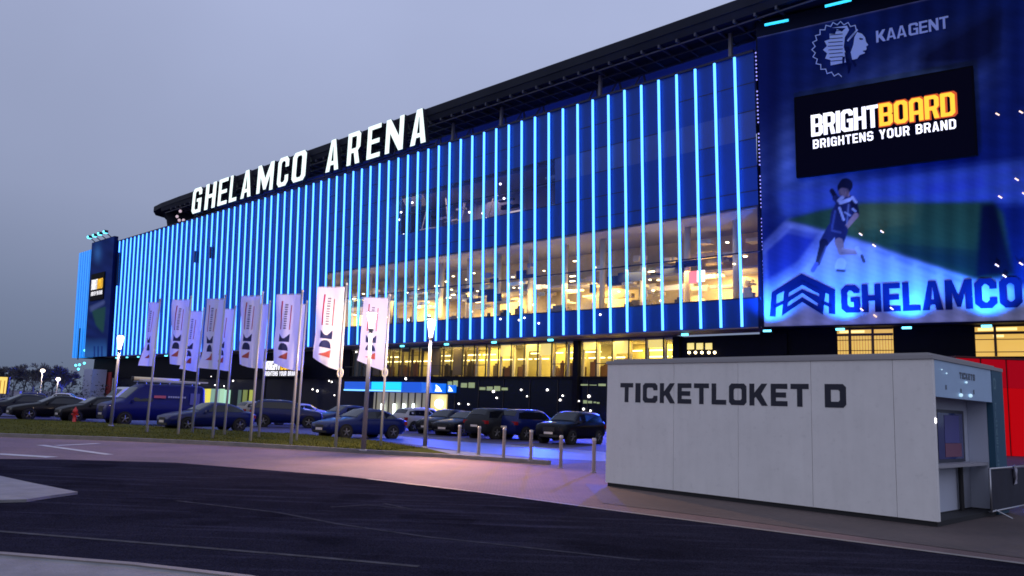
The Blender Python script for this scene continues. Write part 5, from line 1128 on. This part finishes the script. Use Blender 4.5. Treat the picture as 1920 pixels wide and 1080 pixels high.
#  x, bottom, belt, roof, belt half-width, roof half-width (front is +x)
SHAPES = {
 'saloon': dict(st=[(2.30, .38, .56, .60, .62, .45), (2.22, .24, .68, .72, .80, .62), (1.95, .20, .74, .80, .86, .72), (1.45, .20, .82, .90, .89, .78), (.95, .20, .88, .965, .90, .80), (.80, .20, .90, 1.00, .90, .80), (.05, .20, .92, 1.39, .90, .62), (-.35, .20, .93, 1.43, .90, .62), (-.90, .20, .94, 1.40, .90, .61), (-1.35, .20, .95, 1.27, .89, .62), (-1.72, .20, .95, 1.03, .88, .74), (-2.05, .22, .93, .99, .86, .74), (-2.25, .30, .86, .90, .78, .66), (-2.32, .42, .74, .78, .64, .55)], ws=5, rs=(9, 10), sw=(6, 9), wb=(1.40, -1.36), wr=.32),
 'hatch': dict(st=[(2.02, .38, .58, .62, .62, .45), (1.95, .24, .72, .76, .78, .62), (1.70, .20, .80, .86, .84, .70), (1.30, .20, .87, .95, .87, .77), (.95, .20, .92, 1.00, .88, .78), (.85, .20, .93, 1.03, .88, .78), (.15, .20, .95, 1.44, .88, .63), (-.30, .20, .96, 1.49, .88, .64), (-1.10, .20, .98, 1.47, .88, .63), (-1.50, .20, .98, 1.40, .87, .62), (-1.80, .22, .97, 1.12, .85, .70), (-1.92, .30, .90, 1.0, .80, .70), (-1.97, .42, .78, .84, .68, .58)], ws=5, rs=(9, 10), sw=(6, 9), wb=(1.26, -1.24), wr=.31),
 'suv': dict(st=[(2.22, .50, .74, .80, .66, .50), (2.15, .32, .90, .96, .84, .68), (1.95, .27, .98, 1.04, .89, .75), (1.50, .27, 1.03, 1.10, .92, .80), (1.10, .27, 1.06, 1.14, .93, .82), (1.00, .27, 1.07, 1.17, .93, .82), (.40, .27, 1.09, 1.60, .93, .68), (-.05, .27, 1.10, 1.67, .93, .70), (-1.30, .27, 1.12, 1.66, .93, .69), (-1.75, .27, 1.12, 1.60, .92, .68), (-2.02, .29, 1.10, 1.28, .90, .76), (-2.15, .36, 1.02, 1.10, .86, .76), (-2.20, .50, .86, .92, .74, .64)], ws=5, rs=(9, 10), sw=(6, 9), wb=(1.38, -1.34), wr=.36),
 'van': dict(st=[(2.72, .50, .86, .92, .70, .55), (2.66, .30, 1.05, 1.12, .90, .74), (2.45, .26, 1.14, 1.20, .95, .82), (2.10, .26, 1.20, 1.28, .97, .86), (1.85, .26, 1.22, 1.36, .98, .86), (1.75, .26, 1.23, 1.42, .98, .86), (1.05, .26, 1.26, 2.12, .98, .82), (.75, .26, 1.27, 2.28, .98, .84), (-1.50, .26, 1.27, 2.32, .98, .85), (-2.45, .26, 1.27, 2.30, .98, .85), (-2.62, .30, 1.24, 2.20, .97, .84), (-2.70, .42, 1.15, 1.30, .95, .85)], ws=5, rs=None, sw=(6, 7), wb=(1.75, -1.65), wr=.34)}
def make_car(kind, pm, root, red_mark=False):
    sh = SHAPES[kind]; st = sh['st']
    def sec(s):
        x, zb, zt, zr, wb_, wr_ = s; q = (zr - zt) > .14
        h = [(.0, zb), (wb_ * .80, zb), (wb_ * .97, zb + (zt - zb) * .22), (wb_ * 1.0, zb + (zt - zb) * .60), (wb_ * .985, zt - .03), (wb_ * .955, zt), (wr_ + (wb_ - wr_) * .07, zr - (.10 if q else .04)), (wr_ * .86, zr - (.02 if q else .012)), (wr_ * .45, zr), (0, zr + .008)]
        return [(x, y, z) for y, z in h]
    secs = [sec(s) for s in st]; n = 10
    vs = []; 
    for s in secs: vs += [(p[0], p[1], p[2]) for p in s] + [(p[0], -p[1], p[2]) for p in s[1:-1]][::-1]
    m = 2 * n - 2; fs = []
    for i in range(len(secs) - 1):
        for k in range(m): fs.append((i * m + k, i * m + (k + 1) % m, (i + 1) * m + (k + 1) % m, (i + 1) * m + k))
    fs += [tuple(range(m)), tuple(range((len(secs) - 1) * m, len(secs) * m))[::-1]]
    mb = MB(); mb.add(vs, fs); body = mb.build('body', pm, root, smooth=True)
    mod = body.modifiers.new('edge', 'EDGE_SPLIT'); mod.split_angle = R(50)
    lerp = lambda a, b, f: tuple(a[k] + (b[k] - a[k]) * f for k in range(3))
    # glass: windscreen, rear screen, side windows
    def across(i, f0, f1, name, j):
        mb = MB(); pts = []
        for f in (f0, f1):
            row = []
            for k in (6, 7, 8, 9): p = lerp(secs[i][k], secs[j][k], f); row.append((p[0], p[1] * .94, p[2]))
            pts.append([(p[0], -p[1], p[2]) for p in row[:-1]] + row[::-1])
        dx = .012 if secs[j][9][0] < secs[i][9][0] and name == 'windscreen' else -.012
        a = [(p[0] + dx, p[1], p[2] + .016) for p in pts[0]]; b_ = [(p[0] + dx, p[1], p[2] + .016) for p in pts[1]]
        for q in range(len(a) - 1): mb.quad(a[q], a[q + 1], b_[q + 1], b_[q])
        mb.build(name, cglass, root, smooth=True)
    across(sh['ws'], .06, .93, 'windscreen', sh['ws'] + 1)
    if sh['rs']: across(sh['rs'][0], .1, .95, 'rear_window', sh['rs'][1])
    for s_ in (-1, 1):
        mb = MB(); a0, a1 = sh['sw']; ids = list(range(a0, a1 + 1)); cols__ = []
        P = lambda i, f: lerp(secs[i][5], secs[i][6], f)
        if kind != 'van':
            lead = lerp(secs[a0 - 1][5], secs[a0][5], .55)
            top = [P(i, .92) for i in ids]; bot = [P(i, .08) for i in ids]; top = [lerp(P(a0, .3), top[0], .97)] + top[1:]
            f = lambda p: (p[0], s_ * (p[1] + .012), p[2])
            mb.add([f((lead[0], lead[1], lead[2] + .04)), f(bot[0]), f(top[0])], [(0, 1, 2)])
            for q in range(len(ids) - 1): mb.quad(f(bot[q]), f(bot[q + 1]), f(top[q + 1]), f(top[q]))
            tl_ = lerp(secs[a1][5], secs[a1 + 1][5], .6); mb.add([f((tl_[0], tl_[1], tl_[2] + .06)), f(bot[-1]), f(top[-1])], [(0, 1, 2)])
        else:
            f = lambda p: (p[0], s_ * (p[1] + .012), p[2])
            A = lerp(secs[5][5], secs[6][5], .35); mb.add([f((A[0], A[1], A[2] + .06)), f(P(6, .06)), f((secs[6][6][0], secs[6][6][1], secs[6][6][2] - .25))], [(0, 1, 2)])
            B = lerp(secs[6][5], secs[8][5], .28); Bt = lerp(secs[6][6], secs[8][6], .28); mb.quad(f(P(6, .06)), f((B[0], B[1], B[2] + .06)), f((Bt[0], Bt[1] + .02, secs[6][6][2] - .25)), f((secs[6][6][0], secs[6][6][1], secs[6][6][2] - .25)))
        mb.build('side_window', cglass, root)
        xw = [s for s in st]
        for wx in sh['wb']:
            r = sh['wr']; yw = .82 if kind != 'van' else .88; yo = (.885 if kind != 'van' else .975) + (.03 if kind == 'suv' else 0)
            mb = MB(); mb.tube((wx, s_ * (yo - .22), r), (wx, s_ * (yo + .022), r), r + .055, n=20); mb.build('wheel_arch', arch, root)
            mb = MB()
            prof = [(.0, yo - .21), (r * .9, yo - .21), (r, yo - .17), (r, yo - .0), (r * .93, yo + .03), (r * .66, yo + .034), (r * .63, yo + .01)]
            vs_, fs_ = [], []; nn = 20
            for q in range(nn):
                a = 2 * math.pi * q / nn
                for (rr_, yy) in prof: vs_.append((wx + rr_ * math.cos(a), s_ * yy, r + rr_ * math.sin(a)))
            mm_ = len(prof)
            for q in range(nn):
                for k in range(mm_ - 1): fs_.append((q * mm_ + k, ((q + 1) % nn) * mm_ + k, ((q + 1) % nn) * mm_ + k + 1, q * mm_ + k + 1))
            mb.add(vs_, fs_); wh = mb.build('wheel', tyre, root, smooth=True)
            mb = MB()
            mb.tube((wx, s_ * (yo + .006), r), (wx, s_ * (yo + .02), r), r * .64, n=20)
            for q in range(5):
                a = 2 * math.pi * q / 5 + .3; mb.tube((wx, s_ * (yo + .03), r), (wx + r * .58 * math.cos(a), s_ * (yo + .03), r + r * .58 * math.sin(a)), .035, .03, n=5)
            mb.build('rim', rim, wh)
        # lamps and mirror
        i1 = 1; x, zb, zt, zr, w1, _ = st[1]
        mb = MB(); mb.hexa([(x - .20, s_ * (w1 * 1.0 + .012), zt - .13), (x + .045, s_ * w1 * .62, zt - .16), (x + .04, s_ * w1 * .60, zt - .16), (x - .2, s_ * (w1 * .7), zt - .13), (x - .24, s_ * (w1 * 1.0 + .02), zt - .01), (x + .03, s_ * w1 * .64, zt - .02), (x + .02, s_ * w1 * .60, zt - .01), (x - .2, s_ * (w1 * .7), zt - .01)]); mb.build('headlight', headl, root)
        e = st[-2]; mb = MB(); mb.box(e[0] - .03, e[0] + .16, *sorted((s_ * e[4] * .66, s_ * (e[4] + .05))), e[2] - .20, e[2] - .02); mb.build('tail_light', taill, root)
        mx_ = st[sh['ws']][0] - .28; mb = MB(); zt_ = st[sh['ws']][2] + .02; w5 = st[sh['ws']][4]; mb.hexa([(mx_ - .07, s_ * (w5 - .02), zt_), (mx_ + .07, s_ * (w5 - .02), zt_), (mx_ + .05, s_ * (w5 + .17), zt_ + .02), (mx_ - .07, s_ * (w5 + .17), zt_ + .02), (mx_ - .07, s_ * (w5 + .0), zt_ + .11), (mx_ + .05, s_ * (w5 + .0), zt_ + .11), (mx_ + .03, s_ * (w5 + .17), zt_ + .13), (mx_ - .07, s_ * (w5 + .17), zt_ + .13)]); mb.build('mirror', pm, root)
    x, zb, zt = st[1][0], st[1][1], st[1][2]
    mb = MB(); mb.box(x + .01, st[0][0] + .012, -.34, .34, zb + (zt - zb) * .52, zt - .06); mb.box(x, st[0][0] + .01, -.55, .55, zb + .03, zb + (zt - zb) * .26); mb.build('grille', trim, root)
    mb = MB(); mb.box(st[0][0] + .014, st[0][0] + .03, -.26, .26, zb + (zt - zb) * .30, zb + (zt - zb) * .30 + .11); mb.build('number_plate', plate, root)
    e = st[-1]; mb = MB(); mb.box(e[0] - .02, e[0] - .005, -.26, .26, e[2] - .22, e[2] - .11); mb.build('number_plate', plate, root)
    return body
PROTO = {}
def half(kind): return .88 if kind != 'van' else .95
def car(kind, colname, c, label, px, py, heading=None, rear=False, cat='car', name='parked_car', mesh_key=None):
    """px, py: where the visible front (or rear) wheel meets the ground in the photo"""
    f = NO if heading is None else np.array([math.cos(R(heading)), math.sin(R(heading)), 0])
    left = np.array([-f[1], f[0], 0]); con = gp(px, py)
    side = left if (left @ -con) > 0 else -left          # the side that faces the camera
    wx = SHAPES[kind]['wb'][1 if rear else 0]
    pos = con - side * half(kind) - f * wx
    key = (kind, colname)
    if key in PROTO:
        o = dup(PROTO[key]); o.name = name; o['label'] = label; o['category'] = cat
    else:
        o = thing(name, label, cat, group='vehicles in the car park'); make_car(kind, paintm(colname, c), o); PROTO[key] = o
    o.location = (float(pos[0]), float(pos[1]), .004); o.rotation_euler = (0, 0, math.atan2(f[1], f[0])); return o
black, navyp, dkgrey, silver, whitec, bluev, beige = ('black_paint', (.004, .004, .007)), ('navy_paint', (.003, .008, .075)), ('dark_grey_paint', (.014, .016, .021)), ('silver_paint', (.34, .34, .37)), ('white_paint', (.60, .60, .63)), ('van_blue_paint', (.004, .007, .11)), ('beige_paint', (.30, .28, .25))
HN = math.degrees(math.atan2(NO[1], NO[0]))
car('saloon', *black, 'black saloon nearest the left edge, bright front wheel showing', 53, 787, HN - 4)
car('saloon', *dkgrey, 'dark grey saloon at the far left edge, just beyond the black one', -8, 781, HN - 4)
car('hatch', *black, 'black hatchback behind the red hydrant', 141, 792, HN - 3)
van = car('van', *bluev, 'dark blue delivery van with ladders on its roof', 232, 797, HN - 2, cat='van', name='parked_van')
car('saloon', *navyp, 'navy blue saloon parked in front of the yellow and green lit panels', 350, 808, HN)
car('saloon', *navyp, 'navy blue saloon with clear front wheels, behind the tallest flag and street lamp', 648, 823, HN)
car('hatch', *navyp, 'navy blue hatchback tucked behind the nose of the near navy saloon', 628, 802, HN + 3)
car('suv', *navyp, 'navy blue off-roader left of the near saloon, behind the flag poles', 578, 803, HN + 150)
car('hatch', *beige, 'beige hatchback seen from behind, below the lit green panels', 472, 789, HN + 180, rear=True)
car('suv', *whitec, 'white off-roader further back, left of the glowing low screen', 506, 791, HN + 175, rear=True)
car('hatch', *dkgrey, 'dark grey hatchback in front of the white off-roader', 524, 797, HN + 180, rear=True)
car('saloon', *silver, 'silver saloon below the glowing low screen', 556, 788, HN + 180, rear=True)
car('hatch', *silver, 'silver hatchback seen from behind, right of the near navy saloon', 776, 809, HN + 180, rear=True)
car('hatch', *whitec, 'white hatchback in front of the lit entrance doors', 792, 800, HN + 180, rear=True)
car('hatch', *black, 'black hatchback right of the right-hand street lamp', 832, 815, HN + 10)
car('saloon', *black, 'black saloon behind the first bollard', 868, 818, HN + 12)
car('suv', *dkgrey, 'dark grey off-roader behind the second bollard', 930, 824, HN + 180, rear=True)
car('suv', *navyp, 'navy blue off-roader behind the third and fourth bollards', 985, 826, HN + 180, rear=True)
car('suv', *black, 'big black off-roader half hidden by the ticket booth', 1072, 834, HN + 8)
car('van', *whitec, 'white van parked beyond the bonnet of the dark blue van', 214, 774, HN + 8, cat='van', name='parked_van')
car('hatch', *whitec, 'small white car in the distance below the grey stadium corner', 145, 760, HN + 150)
car('hatch', *navyp, 'navy blue car far back at the left edge under the lit billboard', 14, 766, HN - 10)
# load on the van roof and lettering on its side
vm = van.matrix_world if False else None
vf = NO if True else None
vh = R(HN - 2); vfx = np.array([math.cos(vh), math.sin(vh), 0]); vly = np.array([-vfx[1], vfx[0], 0]); vp = np.array(van.location)
side_s = 1 if (vly @ -vp) > 0 else -1
mb = MB()
for x0, x1 in ((.9, -2.4),):
    for y in (-.7, .7): mb.tube((x0, y, 2.42), (x1, y, 2.42), .025, n=6)
for x in (.7, -.6, -1.9):
    mb.tube((x, -.72, 2.42), (x, .72, 2.42), .025, n=6)
    for y in (-.7, .7): mb.tube((x, y, 2.26), (x, y, 2.42), .02, n=6)
mb.build('roof_rack', steel, van)
mb = MB(); mb.box(-.35, .30, *sorted((side_s * .99, side_s * 1.0)), 1.52, 1.66); mb.build('red_lettering', mat('red_van_sign', (.50, .10, .16), .5), van)
mb = MB()
for x in np.arange(-.48, -1.5, -.13): mb.box(x - .09, x, *sorted((side_s * .99, side_s * 1.0)), 1.55, 1.65)
mb.build('pale_lettering', mat('pale_van_sign', (.36, .38, .60), .5), van)
mb = MB(); mb.box(-2.3, -1.75, *sorted((side_s * .985, side_s * 1.0)), 1.2, 1.85); mb.build('pale_patch', mat('pale_patch', (.10, .11, .38), .4), van)
lad = thing('ladder', 'pale ladder lying on the roof rack of the dark blue van', 'ladder', tuple(vp + vly * (side_s * .35) + ZZ * 2.47), vh)
mb = MB()
for y in (-.2, .2): mb.box(-2.9, .9, y - .03, y + .03, 0, .08)
for x in np.arange(-2.7, .9, .3): mb.tube((x, -.2, .04), (x, .2, .04), .018, n=6)
mb.build('frame', mat('pale_alu', (.60, .58, .56), .4, metal=.3), lad)
pipe = thing('pipe_carrier', 'warm lit pipe tube on the front of the dark blue van roof', 'pipe', tuple(vp + vly * (side_s * -.35) + ZZ * 2.52), vh)
mb = MB(); mb.tube((-1.6, 0, 0.05), (1.1, 0, 0.05), .11, n=12); mb.lathe((0, 0, .05), [(.001, 0), (.001, .01)], 4); mb.build('tube', mat('cream_pipe', (.72, .62, .45), .4), pipe, smooth=True)
for x in (-1.6, 1.1):
    mb = MB(); mb.tube((x - .04, 0, .05), (x + .04, 0, .05), .125, n=12); mb.build('end_cap', trim, pipe)

# ================================================================== FAR LEFT: bare trees, billboard, cabinet
hazed_bark = mat('hazed_bark', (.11, .11, .125), .95, spec=.0)  # greyed and lightened, distant haze put into the colour
def tree(label, x, y, h, seed):
    r = random.Random(seed); root = thing('bare_tree', label, 'tree', (x, y, 0), group='bare trees on the left horizon')
    tk, cr = MB(), MB()
    def grow(p, d, L, rad, lv):
        q = p + d * L; (tk if lv < 1 else cr).tube(p, q, rad, rad * .65, n=6 if lv < 2 else 3, caps=False)
        if lv >= 5: return
        for k in range(4 if lv < 4 else 5):
            a = r.uniform(.3, .75); ax = np.array([r.gauss(0, 1), r.gauss(0, 1), r.gauss(0, .5)]); ax -= d * (ax @ d); ax /= np.linalg.norm(ax)
            nd = d * math.cos(a) + ax * math.sin(a) + ZZ * .12; nd /= np.linalg.norm(nd)
            grow(p + d * L * r.uniform(.6, 1), nd, L * r.uniform(.55, .82), max(rad * .55, .06), lv + 1)
    grow(np.zeros(3), np.array([r.uniform(-.05, .05), 0, 1.0]), h * .34, h * .022, 0)
    tk.build('trunk', hazed_bark, root); cr.build('crown', hazed_bark, root)
TL_ = ['leftmost bare tree on the horizon, at the edge behind the lit billboard', 'bare tree right behind the lit billboard', 'bare tree standing left of the tall far street lamp', 'bare tree directly behind the tall far street lamp', 'low bare tree between the two far street lamps', 'bare tree behind the shorter far street lamp', 'bare tree halfway from the shorter far lamp to the stadium', 'rightmost bare tree, closest to the stadium corner']
for k, (px, top) in enumerate(((4, 683), (24, 690), (44, 684), (62, 680), (80, 688), (98, 682), (114, 690), (128, 697))):
    D = 150 + 14 * (k % 3); d = ray(px, 737); p = EYE + d * (D / d[1]); p[2] = 0
    d2 = ray(px + 4, top); h = 1.7 + d2[2] * D / d2[1]
    tree(TL_[k], p[0], p[1], h * 1.12, 40 + k)
mb = MB()
hed = [(gp(px, 742.5 - 7.5 * 0 ), 0) for px in (-60, 60, 140)]
bp0 = gp(-14, 750); bb_ = thing('billboard', 'yellow lit billboard cut by the left edge of the picture', 'billboard', tuple(bp0))
zz0 = float(onplane(8, 738, bp0, np.array([0, -1, 0]))[2]); zz1 = float(onplane(8, 707, bp0, np.array([0, -1, 0]))[2]); xw0 = float(onplane(-60, 720, bp0, np.array([0, -1, 0]))[0] - bp0[0]); xw1 = float(onplane(14.5, 720, bp0, np.array([0, -1, 0]))[0] - bp0[0])
mb = MB(); mb.box(xw0, xw1, 0, .3, zz0, zz1); mb.build('board', mat('billboard_yellow', (.7, .5, .1), .5, emit=(1, .68, .16), es=.95), bb_)
mb = MB(); k = xw0
while k < xw1 - .2: mb.box(k, k + .16, -.02, -.005, zz0, zz1 - .5); k += .6
mb.build('slat', mat('billboard_line', (.35, .2, .03), .6, emit=(.7, .36, .04), es=.5), bb_)
mb = MB(); mb.box(xw1 - .1, xw1 + .12, -.05, .35, zz0 - .05, zz1 + .1); mb.box(xw0, xw1 - .11, -.05, .35, zz1 + .01, zz1 + .1); mb.build('frame', trim, bb_)
for q in (.3, .8):
    mb = MB(); mb.tube((xw0 + (xw1 - xw0) * q, .15, 0), (xw0 + (xw1 - xw0) * q, .15, zz0), .1, n=8); mb.build('post', trim, bb_)
cb = gp(31, 756); cab = thing('utility_cabinet', 'pale grey utility cabinet at the far end of the car park on the left', 'cabinet', tuple(cb))
mb = MB(); mb.box(-.35, .35, -.25, .25, .08, 1.45); mb.box(-.4, .4, -.3, .3, 0, .08); mb.build('body', mat('cabinet_grey', (.34, .34, .40), .6), cab)
mb = MB(); mb.box(-.38, .38, -.28, .28, 1.452, 1.52); mb.build('lid', mat('cabinet_lid', (.28, .28, .33), .6), cab)
mb = MB()
# far hedge line and low land under the trees
for k in range(5200):
    x = rng.uniform(-150, -70); y = 175 + rng.normal(0, 4); z = abs(rng.normal(0, 1.0)) * 2.2; s_ = rng.uniform(.15, .5); a = rng.random(3) * 2 - 1; b_ = rng.random(3) * 2 - 1
    p = np.array([x, y, z]); mb.add([p, p + a * s_, p + b_ * s_], [(0, 1, 2)])
tag(mb.build('undergrowth', mat('undergrowth', (.05, .055, .065), .95, spec=0)), kind='stuff')  # distant haze put into the colour here too
bpy.context.view_layer.update()
